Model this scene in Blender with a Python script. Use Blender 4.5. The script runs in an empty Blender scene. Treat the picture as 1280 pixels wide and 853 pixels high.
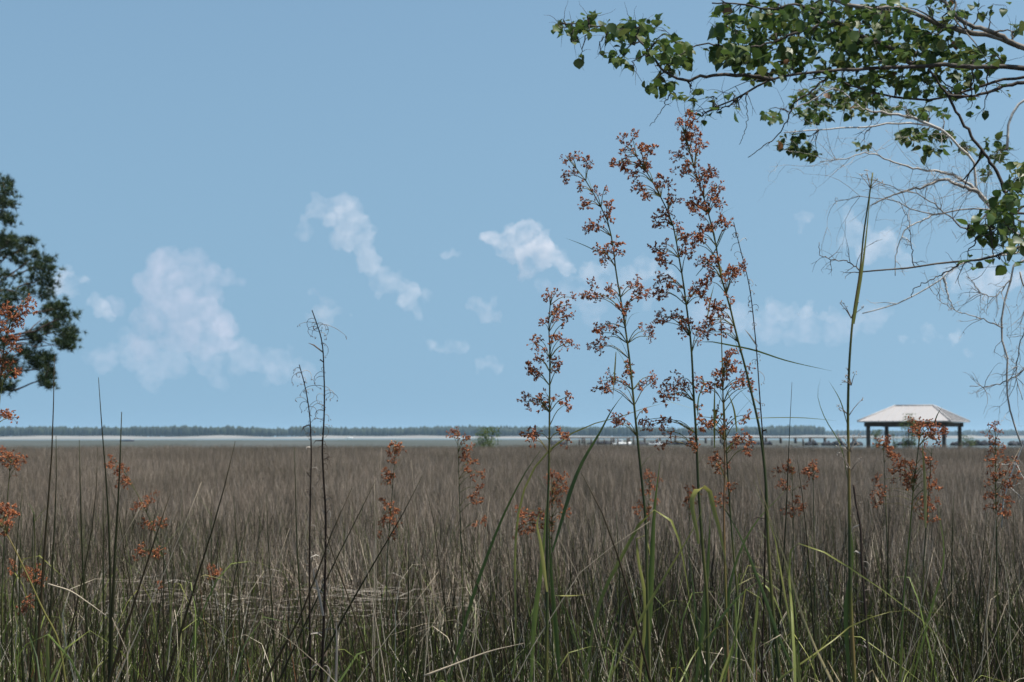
import bpy, math, random
import numpy as np
from mathutils import Vector, Matrix, Quaternion, noise

random.seed(7)
rng = np.random.default_rng(7)
scene = bpy.context.scene
COL = scene.collection
R = math.radians

# ---------------------------------------------------------------- camera
W0, H0 = 1280.0, 853.0
LENS = 50.0
F = W0 * LENS / 36.0
HOR = 545.0
PITCH = math.atan((HOR - H0 / 2) / F)
CAMZ = 1.65
cam_d = bpy.data.cameras.new('camera')
cam_d.lens = LENS
cam_d.sensor_width = 36.0
cam_d.clip_start = 0.05
cam_d.clip_end = 40000.0
cam_d.dof.use_dof = True
cam_d.dof.focus_distance = 4.4
cam_d.dof.aperture_fstop = 8.0
cam = bpy.data.objects.new('camera', cam_d)
COL.objects.link(cam)
cam.location = (0, 0, CAMZ)
cam.rotation_euler = (R(90) + PITCH, 0, 0)
scene.camera = cam

# ---------------------------------------------------------------- light
SUN_EL, SUN_AZ = 68.0, 105.0           # azimuth clockwise from the view direction (+Y)
world = bpy.data.worlds.new('World')
scene.world = world
world.use_nodes = True
nt = world.node_tree
nt.nodes.clear()
wo = nt.nodes.new('ShaderNodeOutputWorld')
bg = nt.nodes.new('ShaderNodeBackground')
sky = nt.nodes.new('ShaderNodeTexSky')
sky.sky_type = 'NISHITA'
sky.sun_disc = False
sky.sun_elevation = R(SUN_EL)
sky.sun_rotation = R(SUN_AZ)
sky.altitude = 0
sky.air_density = 1.0
sky.dust_density = 1.6
sky.ozone_density = 4.0
wtc = nt.nodes.new('ShaderNodeTexCoord')
wsp = nt.nodes.new('ShaderNodeSeparateXYZ')       # the sky's own gradient, eased so the horizon stays blue all round
wcb = nt.nodes.new('ShaderNodeCombineXYZ')
wsq = nt.nodes.new('ShaderNodeMath')
wsq.operation = 'MULTIPLY'
wad = nt.nodes.new('ShaderNodeMath')
wad.operation = 'MULTIPLY_ADD'
wad.inputs[1].default_value = 0.75
wad.inputs[2].default_value = 0.215
nt.links.new(wtc.outputs['Generated'], wsp.inputs[0])
nt.links.new(wsp.outputs[2], wsq.inputs[0])
nt.links.new(wsp.outputs[2], wsq.inputs[1])
nt.links.new(wsq.outputs[0], wad.inputs[0])
nt.links.new(wsp.outputs[0], wcb.inputs[0])
nt.links.new(wsp.outputs[1], wcb.inputs[1])
nt.links.new(wad.outputs[0], wcb.inputs[2])
nt.links.new(wcb.outputs[0], sky.inputs['Vector'])
hs = nt.nodes.new('ShaderNodeMix')
hs.data_type = 'RGBA'
hs.blend_type = 'MULTIPLY'
hs.inputs['Factor'].default_value = 1.0
hs.inputs[7].default_value = (1.0, 1.075, 0.95, 1)
bg.inputs['Strength'].default_value = 0.0955
nt.links.new(sky.outputs[0], hs.inputs[6])
nt.links.new(hs.outputs[2], bg.inputs['Color'])
nt.links.new(bg.outputs[0], wo.inputs['Surface'])
sd = bpy.data.lights.new('sun', 'SUN')
sd.energy = 5.0
sd.angle = R(0.5)
sd.color = (1.0, 0.95, 0.87)
sun = bpy.data.objects.new('sun', sd)
COL.objects.link(sun)
to_sun = Vector((math.cos(R(SUN_EL)) * math.sin(R(SUN_AZ)), math.cos(R(SUN_EL)) * math.cos(R(SUN_AZ)), math.sin(R(SUN_EL))))
sun.rotation_euler = (-to_sun).to_track_quat('-Z', 'Y').to_euler()
vs = scene.view_settings
vs.view_transform = 'Standard'
vs.look = 'None'
vs.gamma = 1.0
vs.use_curve_mapping = False
vs.exposure = 0.6
cy = scene.cycles
cy.use_denoising = True
cy.max_bounces = 8
cy.transparent_max_bounces = 16
cy.volume_bounces = 5
cy.volume_max_steps = 64
cy.use_adaptive_sampling = False
scene.render.use_motion_blur = False


# ---------------------------------------------------------------- helpers
def P(px, py, d):
    """world point seen at photo pixel (px, py), standing at distance d along +Y"""
    v = Vector(((px - W0 / 2) / F, 1.0, -(py - H0 / 2) / F))
    c, s = math.cos(PITCH), math.sin(PITCH)
    w = Vector((v.x, v.y * c - v.z * s, v.y * s + v.z * c))
    w *= d / w.y
    return Vector((w.x, w.y, w.z + CAMZ))


def U(a, b):
    return random.uniform(a, b)


class MB:
    """collects shapes for ONE mesh; every vertex carries a tint value"""
    def __init__(self):
        self.v, self.f, self.t = [], [], []

    def tube(self, pts, rads, sides=5, tint=0.5, cap=True):
        pts = [Vector(p) for p in pts]
        n = len(pts)
        if not hasattr(rads, '__len__'):
            rads = [rads] * n
        b = len(self.v)
        ref = Vector((0.31, 0.87, 0.38)).normalized()
        for i, p in enumerate(pts):
            tg = (pts[min(i + 1, n - 1)] - pts[max(i - 1, 0)])
            if tg.length < 1e-9:
                tg = Vector((0, 0, 1))
            tg.normalize()
            a = tg.cross(ref)
            if a.length < 1e-3:
                a = tg.cross(Vector((1, 0, 0)))
            a.normalize()
            c = tg.cross(a)
            for k in range(sides):
                an = 2 * math.pi * k / sides
                self.v.append(p + (a * math.cos(an) + c * math.sin(an)) * rads[i])
                self.t.append(tint if not hasattr(tint, '__len__') else tint[i])
        for i in range(n - 1):
            for k in range(sides):
                k2 = (k + 1) % sides
                self.f.append((b + i * sides + k, b + i * sides + k2, b + (i + 1) * sides + k2, b + (i + 1) * sides + k))
        if cap:
            self.f.append(tuple(b + k for k in range(sides))[::-1])
            self.f.append(tuple(b + (n - 1) * sides + k for k in range(sides)))

    def ribbon(self, pts, widths, side, fold=0.3, tint=0.5):
        """a folded leaf blade: three vertices across"""
        pts = [Vector(p) for p in pts]
        n = len(pts)
        b = len(self.v)
        for i, p in enumerate(pts):
            tg = (pts[min(i + 1, n - 1)] - pts[max(i - 1, 0)]).normalized()
            sdv = side[i] if isinstance(side, list) else side
            s = (sdv - tg * sdv.dot(tg))
            if s.length < 1e-4:
                s = tg.orthogonal()
            s.normalize()
            nm = tg.cross(s)
            w = widths[i] * 0.5
            self.v += [p - s * w + nm * w * fold, p, p + s * w + nm * w * fold]
            self.t += [tint if not hasattr(tint, '__len__') else tint[i]] * 3
        for i in range(n - 1):
            for k in range(2):
                self.f.append((b + i * 3 + k, b + i * 3 + k + 1, b + (i + 1) * 3 + k + 1, b + (i + 1) * 3 + k))

    def spindle(self, p, d, ln, r, tint=0.5, sides=4):
        """small pointed grain"""
        d = d.normalized()
        a = d.orthogonal().normalized()
        c = d.cross(a)
        b = len(self.v)
        self.v.append(p.copy())
        for k in range(sides):
            an = 2 * math.pi * k / sides
            self.v.append(p + d * ln * 0.45 + (a * math.cos(an) + c * math.sin(an)) * r)
        self.v.append(p + d * ln)
        for k in range(sides):
            k2 = (k + 1) % sides
            self.f.append((b, b + 1 + k2, b + 1 + k))
            self.f.append((b + sides + 1, b + 1 + k, b + 1 + k2))
        self.t += [tint] * (sides + 2)

    def box(self, lo, hi, tint=0.5, M=None):
        b = len(self.v)
        for z in (lo[2], hi[2]):
            for x, y in ((lo[0], lo[1]), (hi[0], lo[1]), (hi[0], hi[1]), (lo[0], hi[1])):
                q = Vector((x, y, z))
                self.v.append(M @ q if M else q)
        self.t += [tint] * 8
        for q in ((0, 3, 2, 1), (4, 5, 6, 7), (0, 1, 5, 4), (1, 2, 6, 5), (2, 3, 7, 6), (3, 0, 4, 7)):
            self.f.append(tuple(b + k for k in q))

    def poly(self, pts, tint=0.5):
        b = len(self.v)
        self.v += [Vector(p) for p in pts]
        self.t += [tint] * len(pts)
        self.f.append(tuple(range(b, b + len(pts))))

    def mesh(self, name, mat, smooth=True):
        me = bpy.data.meshes.new(name)
        me.from_pydata([tuple(p) for p in self.v], [], self.f)
        at = me.attributes.new('tint', 'FLOAT', 'POINT')
        at.data.foreach_set('value', [float(x) for x in self.t])
        me.materials.append(mat)
        if smooth:
            me.polygons.foreach_set('use_smooth', [True] * len(me.polygons))
        me.update()
        return me

    def build(self, name, mat, parent=None, loc=None, smooth=True):
        """link as one object; with a parent, coordinates are world and are moved into the parent's frame"""
        if parent is not None:
            o0 = parent_origin(parent)
            self.v = [p - o0 for p in self.v]
        elif loc is not None:
            self.v = [p - Vector(loc) for p in self.v]
        o = bpy.data.objects.new(name, self.mesh(name, mat, smooth))
        COL.objects.link(o)
        if parent is not None:
            o.parent = parent
        elif loc is not None:
            o.location = loc
        return o


def parent_origin(o):
    p = Vector((0, 0, 0))
    while o is not None:
        p += o.location
        o = o.parent
    return p


def tag(o, label=None, cat=None, group=None, kind=None):
    if label:
        o['label'] = label
    if cat:
        o['category'] = cat
    if group:
        o['group'] = group
    if kind:
        o['kind'] = kind
    return o


def empty(name, loc):
    o = bpy.data.objects.new(name, None)
    COL.objects.link(o)
    o.location = loc
    o.empty_display_size = 0.1
    return o


def spline(pts, n):
    """smooth curve through 3-D points (Hermite on chord length), resampled evenly to n points"""
    pts = [Vector(p) for p in pts]
    t = [0.0]
    for a, b in zip(pts, pts[1:]):
        t.append(t[-1] + max((b - a).length, 1e-6))
    m = len(pts)
    tan = []
    for i in range(m):
        if i == 0:
            tan.append((pts[1] - pts[0]) / (t[1] - t[0]))
        elif i == m - 1:
            tan.append((pts[-1] - pts[-2]) / (t[-1] - t[-2]))
        else:
            a = (pts[i] - pts[i - 1]) / (t[i] - t[i - 1])
            b = (pts[i + 1] - pts[i]) / (t[i + 1] - t[i])
            w = (t[i + 1] - t[i]) / (t[i + 1] - t[i - 1])
            tan.append(a * w + b * (1 - w))
    out = []
    k = 0
    for q in range(n):
        u = t[-1] * q / (n - 1)
        while k < m - 2 and u > t[k + 1]:
            k += 1
        h = t[k + 1] - t[k]
        x = (u - t[k]) / h
        x2, x3 = x * x, x * x * x
        out.append(pts[k] * (2 * x3 - 3 * x2 + 1) + tan[k] * h * (x3 - 2 * x2 + x) + pts[k + 1] * (3 * x2 - 2 * x3) + tan[k + 1] * h * (x3 - x2))
    return out


def rvec(s=1.0):
    return Vector((random.gauss(0, 1), random.gauss(0, 1), random.gauss(0, 1))) * s


# ---------------------------------------------------------------- materials
def material(name, stops, rough=0.6, transl=0.0, noise_scale=0.0, noise_amt=0.0, patch=None, rnd=0.0, bump=0.0, spec=0.3):
    """colour from the tint attribute through a ramp, with fine grain and per-instance drift"""
    m = bpy.data.materials.new(name)
    m.use_nodes = True
    t = m.node_tree
    t.nodes.clear()
    L = t.links.new
    out = t.nodes.new('ShaderNodeOutputMaterial')
    bs = t.nodes.new('ShaderNodeBsdfPrincipled')
    bs.inputs['Roughness'].default_value = rough
    bs.inputs['Specular IOR Level'].default_value = spec
    at = t.nodes.new('ShaderNodeAttribute')
    at.attribute_name = 'tint'
    fac = at.outputs['Fac']

    def madd(a, b_val, c_sock):
        n = t.nodes.new('ShaderNodeMath')
        n.operation = 'MULTIPLY_ADD'
        L(a, n.inputs[0])
        n.inputs[1].default_value = b_val
        L(c_sock, n.inputs[2])
        return n.outputs[0]

    def centred(sock):
        n = t.nodes.new('ShaderNodeMath')
        n.operation = 'SUBTRACT'
        L(sock, n.inputs[0])
        n.inputs[1].default_value = 0.5
        return n.outputs[0]
    if noise_amt:
        tc = t.nodes.new('ShaderNodeTexCoord')
        nz = t.nodes.new('ShaderNodeTexNoise')
        nz.inputs['Scale'].default_value = noise_scale
        nz.inputs['Detail'].default_value = 4
        L(tc.outputs['Object'], nz.inputs['Vector'])
        fac = madd(centred(nz.outputs['Fac']), noise_amt, fac)
    if patch:
        ge = t.nodes.new('ShaderNodeNewGeometry')
        mp = t.nodes.new('ShaderNodeMapping')
        mp.inputs['Scale'].default_value = patch[2] if len(patch) > 2 else (1, 1, 0)
        L(ge.outputs['Position'], mp.inputs['Vector'])
        nz = t.nodes.new('ShaderNodeTexNoise')
        nz.inputs['Scale'].default_value = patch[0]
        nz.inputs['Detail'].default_value = 5
        nz.inputs['Roughness'].default_value = 0.65
        L(mp.outputs[0], nz.inputs['Vector'])
        fac = madd(centred(nz.outputs['Fac']), patch[1], fac)
    if rnd:
        oi = t.nodes.new('ShaderNodeObjectInfo')
        fac = madd(centred(oi.outputs['Random']), rnd, fac)
    rp = t.nodes.new('ShaderNodeValToRGB')
    el = rp.color_ramp.elements
    while len(el) < len(stops):
        el.new(0.5)
    for e, (p, c) in zip(el, stops):
        e.position = p
        e.color = (*c, 1)
    L(fac, rp.inputs['Fac'])
    L(rp.outputs['Color'], bs.inputs['Base Color'])
    if bump:
        tc2 = t.nodes.new('ShaderNodeTexCoord')
        n2 = t.nodes.new('ShaderNodeTexNoise')
        n2.inputs['Scale'].default_value = noise_scale * 2 or 20
        n2.inputs['Detail'].default_value = 5
        L(tc2.outputs['Object'], n2.inputs['Vector'])
        bm = t.nodes.new('ShaderNodeBump')
        bm.inputs['Strength'].default_value = bump
        bm.inputs['Distance'].default_value = 0.02
        L(n2.outputs['Fac'], bm.inputs['Height'])
        L(bm.outputs[0], bs.inputs['Normal'])
    if transl:
        tr = t.nodes.new('ShaderNodeBsdfTranslucent')
        L(rp.outputs['Color'], tr.inputs['Color'])
        mx = t.nodes.new('ShaderNodeMixShader')
        mx.inputs[0].default_value = transl
        L(bs.outputs[0], mx.inputs[1])
        L(tr.outputs[0], mx.inputs[2])
        L(mx.outputs[0], out.inputs['Surface'])
    else:
        L(bs.outputs[0], out.inputs['Surface'])
    return m


# tints run dry tan (0) .. brown (.5) .. green (1)
M = {}
M['far_grass'] = material('far_grass', [(0.0, (0.64, 0.54, 0.43)), (0.3, (0.27, 0.21, 0.16)), (0.6, (0.085, 0.065, 0.046)), (0.85, (0.062, 0.064, 0.024)), (1.0, (0.036, 0.04, 0.016))],
                          0.7, 0.2, patch=(0.10, 0.5, (1, 0.35, 0)), rnd=0.16)
M['near_grass'] = material('near_grass', [(0.0, (0.72, 0.63, 0.50)), (0.2, (0.19, 0.14, 0.092)), (0.5, (0.024, 0.014, 0.008)), (0.72, (0.027, 0.028, 0.008)), (0.85, (0.06, 0.078, 0.014)), (1.0, (0.115, 0.15, 0.026))],
                           0.55, 0.2, noise_scale=3.0, noise_amt=0.15, rnd=0.1)
M['rush'] = material('rush', [(0.0, (0.42, 0.35, 0.26)), (0.4, (0.034, 0.023, 0.012)), (0.7, (0.016, 0.018, 0.007)), (1.0, (0.03, 0.042, 0.011))], 0.6, 0.0, noise_scale=6, noise_amt=0.25, spec=0.12)
M['leaf_blade'] = material('leaf_blade', [(0.0, (0.42, 0.33, 0.2)), (0.3, (0.25, 0.24, 0.07)), (0.6, (0.12, 0.16, 0.04)), (1.0, (0.035, 0.06, 0.02))], 0.42, 0.3, noise_scale=5, noise_amt=0.3, spec=0.25)
M['culm'] = material('culm', [(0.0, (0.20, 0.11, 0.06)), (0.35, (0.14, 0.125, 0.035)), (0.7, (0.045, 0.058, 0.02)), (1.0, (0.025, 0.033, 0.015))], 0.55, 0.0, noise_scale=7, noise_amt=0.5, spec=0.15)
M['spikelet'] = material('spikelet', [(0.0, (0.09, 0.035, 0.02)), (0.3, (0.24, 0.075, 0.032)), (0.65, (0.40, 0.128, 0.045)), (1.0, (0.53, 0.225, 0.085))], 0.65, 0.12)
M['dead'] = material('dead', [(0.0, (0.42, 0.38, 0.33)), (0.4, (0.12, 0.09, 0.07)), (0.85, (0.022, 0.015, 0.012)), (1.0, (0.014, 0.010, 0.008))], 0.8, 0.0, noise_scale=8, noise_amt=0.3, spec=0.1)
M['bark'] = material('bark', [(0.0, (0.30, 0.27, 0.24)), (0.3, (0.14, 0.12, 0.10)), (0.6, (0.05, 0.04, 0.033)), (1.0, (0.022, 0.018, 0.015))], 0.85, 0.0, noise_scale=14, noise_amt=1.0, bump=0.6)
M['pale_bark'] = material('pale_bark', [(0.0, (0.55, 0.52, 0.48)), (0.4, (0.34, 0.31, 0.28)), (0.75, (0.13, 0.11, 0.095)), (1.0, (0.05, 0.04, 0.035))], 0.8, 0.0, noise_scale=9, noise_amt=0.7, bump=0.4)
M['tree_leaf'] = material('tree_leaf', [(0.0, (0.18, 0.07, 0.035)), (0.10, (0.13, 0.14, 0.045)), (0.5, (0.068, 0.115, 0.026)), (1.0, (0.03, 0.06, 0.018))], 0.42, 0.35, noise_scale=20, noise_amt=0.12, rnd=0.2, spec=0.25)
M['foliage'] = material('foliage', [(0.0, (0.18, 0.07, 0.035)), (0.10, (0.13, 0.14, 0.045)), (0.5, (0.068, 0.115, 0.026)), (1.0, (0.03, 0.06, 0.018))], 0.5, 0.4, spec=0.25)
M['needle'] = material('needle', [(0.0, (0.06, 0.085, 0.022)), (0.5, (0.028, 0.05, 0.014)), (1.0, (0.014, 0.028, 0.01))], 0.5, 0.15)
M['pine_bark'] = material('pine_bark', [(0.0, (0.16, 0.11, 0.08)), (1.0, (0.05, 0.035, 0.03))], 0.9, 0, noise_scale=6, noise_amt=1.2, bump=0.8)
M['woods'] = material('woods', [(0.0, (0.022, 0.032, 0.015)), (0.5, (0.014, 0.022, 0.011)), (1.0, (0.009, 0.016, 0.009))], 0.9, 0)
M['metal_roof'] = material('metal_roof', [(0.0, (0.27, 0.255, 0.25)), (1.0, (0.37, 0.355, 0.35))], 0.45, 0, noise_scale=1.2, noise_amt=0.5, spec=0.4)
M['timber'] = material('timber', [(0.0, (0.16, 0.125, 0.10)), (1.0, (0.05, 0.04, 0.035))], 0.85, 0, noise_scale=3, noise_amt=0.8, bump=0.4)
M['rock'] = material('rock', [(0.0, (0.05, 0.053, 0.06)), (1.0, (0.014, 0.016, 0.022))], 0.9, 0, noise_scale=0.6, noise_amt=0.9, bump=0.6)
M['boat_white'] = material('boat_white', [(0.0, (0.72, 0.72, 0.7)), (1.0, (0.8, 0.8, 0.79))], 0.4, 0, noise_scale=2, noise_amt=0.4)
M['boat_dark'] = material('boat_dark', [(0.0, (0.03, 0.045, 0.09)), (1.0, (0.05, 0.06, 0.1))], 0.4, 0, noise_scale=2, noise_amt=0.4)
M['sand'] = material('sand', [(0.0, (0.21, 0.21, 0.205)), (0.5, (0.14, 0.14, 0.135)), (0.8, (0.06, 0.07, 0.04))], 0.9, 0, patch=(0.02, 1.1, (1, 0.3, 4)))
M['mud'] = material('mud', [(0.0, (0.16, 0.13, 0.10)), (0.5, (0.09, 0.07, 0.055)), (1.0, (0.05, 0.04, 0.03))], 0.85, 0, patch=(1.3, 1.4), bump=0.5)


def water_material():
    m = bpy.data.materials.new('water')
    m.use_nodes = True
    t = m.node_tree
    bs = t.nodes['Principled BSDF']
    bs.inputs['Base Color'].default_value = (0.10, 0.125, 0.11, 1)
    bs.inputs['Roughness'].default_value = 0.22
    bs.inputs['IOR'].default_value = 1.33
    tc = t.nodes.new('ShaderNodeTexCoord')
    mp = t.nodes.new('ShaderNodeMapping')
    mp.inputs['Scale'].default_value = (0.6, 1.6, 1)
    nz = t.nodes.new('ShaderNodeTexNoise')
    nz.inputs['Scale'].default_value = 1.0
    nz.inputs['Detail'].default_value = 6
    bm = t.nodes.new('ShaderNodeBump')
    bm.inputs['Strength'].default_value = 0.5
    bm.inputs['Distance'].default_value = 0.12
    t.links.new(tc.outputs['Object'], mp.inputs['Vector'])
    t.links.new(mp.outputs[0], nz.inputs['Vector'])
    t.links.new(nz.outputs['Fac'], bm.inputs['Height'])
    t.links.new(bm.outputs[0], bs.inputs['Normal'])
    return m


M['water'] = water_material()


def volume_material(name, density, color, aniso, lump=0.0):
    m = bpy.data.materials.new(name)
    m.use_nodes = True
    t = m.node_tree
    t.nodes.clear()
    out = t.nodes.new('ShaderNodeOutputMaterial')
    v = t.nodes.new('ShaderNodeVolumePrincipled')
    v.inputs['Color'].default_value = (*color, 1)
    v.inputs['Density'].default_value = density
    v.inputs['Anisotropy'].default_value = aniso
    if lump:
        tc = t.nodes.new('ShaderNodeTexCoord')
        nz = t.nodes.new('ShaderNodeTexNoise')
        nz.inputs['Scale'].default_value = lump
        nz.inputs['Detail'].default_value = 4
        nz.inputs['Roughness'].default_value = 0.6
        mr = t.nodes.new('ShaderNodeMapRange')
        mr.inputs['From Min'].default_value = 0.31
        mr.inputs['From Max'].default_value = 0.68
        mr.inputs['To Min'].default_value = 0.0
        mr.inputs['To Max'].default_value = density * 1.7
        t.links.new(tc.outputs['Object'], nz.inputs['Vector'])
        t.links.new(nz.outputs['Fac'], mr.inputs['Value'])
        t.links.new(mr.outputs[0], v.inputs['Density'])
    t.links.new(v.outputs[0], out.inputs['Volume'])
    return m


# ---------------------------------------------------------------- ground, water, far shore
FAR = 4200.0


def marsh_edge(x):
    return 87.0 + 3.0 * math.sin(x * 0.07 + 1.0) + 1.5 * math.sin(x * 0.23)


def marsh_ground():
    mb = MB()
    xs = np.linspace(-160, 160, 81)
    ys = [-30, -10, 0, 5, 10, 20, 35, 50, 65, 78, None, None]
    nx, ny = len(xs), len(ys)
    for j, y in enumerate(ys):
        for x in xs:
            e = marsh_edge(x)
            if j == ny - 2:
                yy, z = e, 0.04
            elif j == ny - 1:
                yy, z = e + 2.0, -0.35
            else:
                yy, z = y, 0.05 * noise.noise((x * 0.3, y * 0.3, 2.0))
            mb.v.append(Vector((x, yy, z)))
            mb.t.append(0.5)
    for j in range(ny - 1):
        for i in range(nx - 1):
            a = j * nx + i
            mb.f.append((a, a + 1, a + nx + 1, a + nx))
    return tag(mb.build('marsh_ground', M['mud']), kind='structure')


marsh_ground()
mb = MB()
mb.poly([(-FAR, -60, -0.12), (FAR, -60, -0.12), (FAR, FAR, -0.12), (-FAR, FAR, -0.12)])
tag(mb.build('water', M['water'], smooth=False), kind='structure')


def sand_bank(name, pts, height, seed):
    """a low beach ridge following pts (x, y), with an uneven crest"""
    mb = MB()
    n = 160
    c = spline([Vector((x, y, 0)) for x, y in pts], n)
    prof = [(-26, -0.5), (-14, 0.12), (-6, 0.55), (0, 0.9), (7, 1.0), (18, 0.7), (40, -0.5)]
    for i, p in enumerate(c):
        tg = (c[min(i + 1, n - 1)] - c[max(i - 1, 0)]).normalized()
        nm = Vector((-tg.y, tg.x, 0))
        k = 0.72 + 0.5 * noise.noise((i * 0.35, seed, 0.2)) + 0.2 * noise.noise((i * 1.3, seed, 7))
        end = min(1, i / 10, (n - 1 - i) / 10)
        for (o, z) in prof:
            q = p + nm * o
            mb.v.append(Vector((q.x, q.y, z * height * (k * end if z > 0 else 1))))
            mb.t.append(0.2 + 0.25 * noise.noise((i * 0.2, o, seed)) + (0.25 if z > 0.95 else 0))
    m = len(prof)
    for i in range(n - 1):
        for j in range(m - 1):
            a = i * m + j
            mb.f.append((a, a + m, a + m + 1, a + 1))
    return tag(mb.build(name, M['sand']), kind='structure')


sand_bank('sand_bank', [(-1300, 560), (-420, 620), (-270, 700), (-190, 880), (0, 960), (260, 1000), (420, 1010)], 2.0, 3.0)
sand_bank('sand_bank', [(120, 1500), (500, 1500), (900, 1450), (1500, 1400)], 2.3, 9.0)


def tidal_flat(pts_near, pts_far):
    mb = MB()
    n = 90
    a = spline([Vector((x, y, 0)) for x, y in pts_near], n)
    b = spline([Vector((x, y, 0)) for x, y in pts_far], n)
    m = 9
    for i in range(n):
        for k in range(m):
            q = a[i].lerp(b[i], k / (m - 1))
            e = min(k, m - 1 - k, i, n - 1 - i)
            z = -0.3 if e == 0 else 0.02 + 0.10 * noise.noise((q.x * 0.02, q.y * 0.02, 3.0)) + 0.04 * noise.noise((q.x * 0.1, q.y * 0.1, 5.0))
            mb.v.append(Vector((q.x, q.y + 14 * noise.noise((i * 0.5, k * 3.0, 1.0)), z)))
            mb.t.append(0.5)
    for i in range(n - 1):
        for k in range(m - 1):
            c = i * m + k
            mb.f.append((c, c + m, c + m + 1, c + 1))
    return tag(mb.build('tidal_flat', M['flat']), kind='structure')


M['flat'] = material('flat', [(0.2, (0.025, 0.032, 0.015)), (0.5, (0.05, 0.055, 0.045)), (0.8, (0.085, 0.085, 0.078))], 0.7, 0, patch=(0.03, 1.4, (1, 0.35, 0)))
tidal_flat([(-900, 120), (-300, 125), (-60, 130), (30, 180), (70, 300)], [(-900, 420), (-320, 520), (-80, 640), (60, 660), (110, 560)])


# far woods: one mass of crowns
def woods(name, bands, label, seed):
    r = np.random.default_rng(seed)
    V, Fc, T = [], [], []
    # unit lumpy crown
    import bmesh
    bm = bmesh.new()
    bmesh.ops.create_icosphere(bm, subdivisions=1, radius=1)
    base = [v.co.copy() for v in bm.verts]
    faces = [tuple(v.index for v in f.verts) for f in bm.faces]
    bm.free()
    for (x0, x1, y0, y1, h, n) in bands:
        for k in range(int(n * 2.4)):
            x = r.uniform(x0, x1)
            y = r.uniform(y0, y1)
            u = 0.78 + 0.28 * noise.noise((x * 0.006, y * 0.01, seed)) + 0.10 * r.uniform(-1, 1) + 0.10 * noise.noise((x * 0.05, 0, seed))
            hh = h * max(0.35, u)
            rx = h * r.uniform(0.14, 0.32)
            b = len(V)
            s = r.uniform(0, 100)
            for q in base:
                d = 1 + 0.35 * noise.noise(q * 1.7 + Vector((s, 0, 0)))
                V.append((x + q.x * rx * d, y + q.y * rx * d, hh * 0.55 + q.z * hh * 0.5 * d))
            T += [r.uniform(0, 1)] * len(base)
            Fc += [tuple(b + i for i in f) for f in faces]
    mb = MB()
    mb.v = [Vector(v) for v in V]
    mb.f = Fc
    mb.t = T
    return tag(mb.build(name, M['woods']), label, 'woods', kind='stuff')


woods('distant_woods', [(-1300, -300, 1750, 1900, 14.5, 900), (-300, 420, 1900, 2050, 15.5, 700), (-1500, 420, 2100, 2250, 15.5, 500)],
      'long dark band of woods on the far shore of the bay', 3)
woods('distant_woods', [(300, 1900, 3000, 3200, 15, 800)], 'faint bluish strip of woods far behind the open-sided pavilion', 5)

# ---------------------------------------------------------------- marsh grass (stuff)
def blade_mesh(name, specs, mat, seed):
    """specs: list of (count, patch radius, height lo/hi, width lo/hi, lean sd, bend lo/hi, tint lo/hi, kink chance)"""
    r = np.random.default_rng(seed)
    V, Fc, T = [], [], []
    for (cnt, rad, h0, h1, w0, w1, lean, b0, b1, t0, t1, kink) in specs:
        for k in range(cnt):
            a = r.uniform(0, 2 * math.pi)
            q = rad * math.sqrt(r.uniform(0, 1))
            x, y = q * math.cos(a), q * math.sin(a)
            h = h0 + (h1 - h0) * r.beta(2, 1.6)
            w = r.uniform(w0, w1)
            la = r.uniform(0, 2 * math.pi)
            ln = abs(r.normal(0, lean))
            dx, dy = math.cos(la) * math.sin(ln), math.sin(la) * math.sin(ln)
            bend = r.uniform(b0, b1)
            yaw = r.uniform(0, math.pi)
            sx, sy = math.cos(yaw) * 0.5, math.sin(yaw) * 0.5
            tt = r.uniform(t0, t1)
            seg = 4
            kk = r.uniform(0.45, 0.85) if r.uniform() < kink else 9
            ka = r.uniform(0, 2 * math.pi)
            kd = (math.cos(ka), math.sin(ka), r.uniform(-0.7, 0.35))
            b = len(V)
            px, py, pz = x, y, 0.0
            for s in range(seg + 1):
                u = s / seg
                if u <= kk:
                    px = x + dx * h * u + math.cos(la) * bend * h * u * u
                    py = y + dy * h * u + math.sin(la) * bend * h * u * u
                    pz = h * u * math.cos(ln) * (1 - 0.35 * bend * u)
                else:
                    px += kd[0] * h / seg * 0.8
                    py += kd[1] * h / seg * 0.8
                    pz += kd[2] * h / seg * 0.8
                ww = w * (1 - u ** 2.2 * 0.92)
                V.append((px - sx * ww, py - sy * ww, pz))
                V.append((px + sx * ww, py + sy * ww, pz))
                T += [tt, tt]
            for s in range(seg):
                c = b + 2 * s
                Fc.append((c, c + 1, c + 3, c + 2))
    mb = MB()
    mb.v, mb.f, mb.t = V, Fc, T
    return mb.mesh(name, mat, smooth=False)


def proto_collection(name, meshes):
    c = bpy.data.collections.new(name)
    for i, me in enumerate(meshes):
        c.objects.link(bpy.data.objects.new('%s_%02d' % (name, i), me))
    return c


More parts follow.
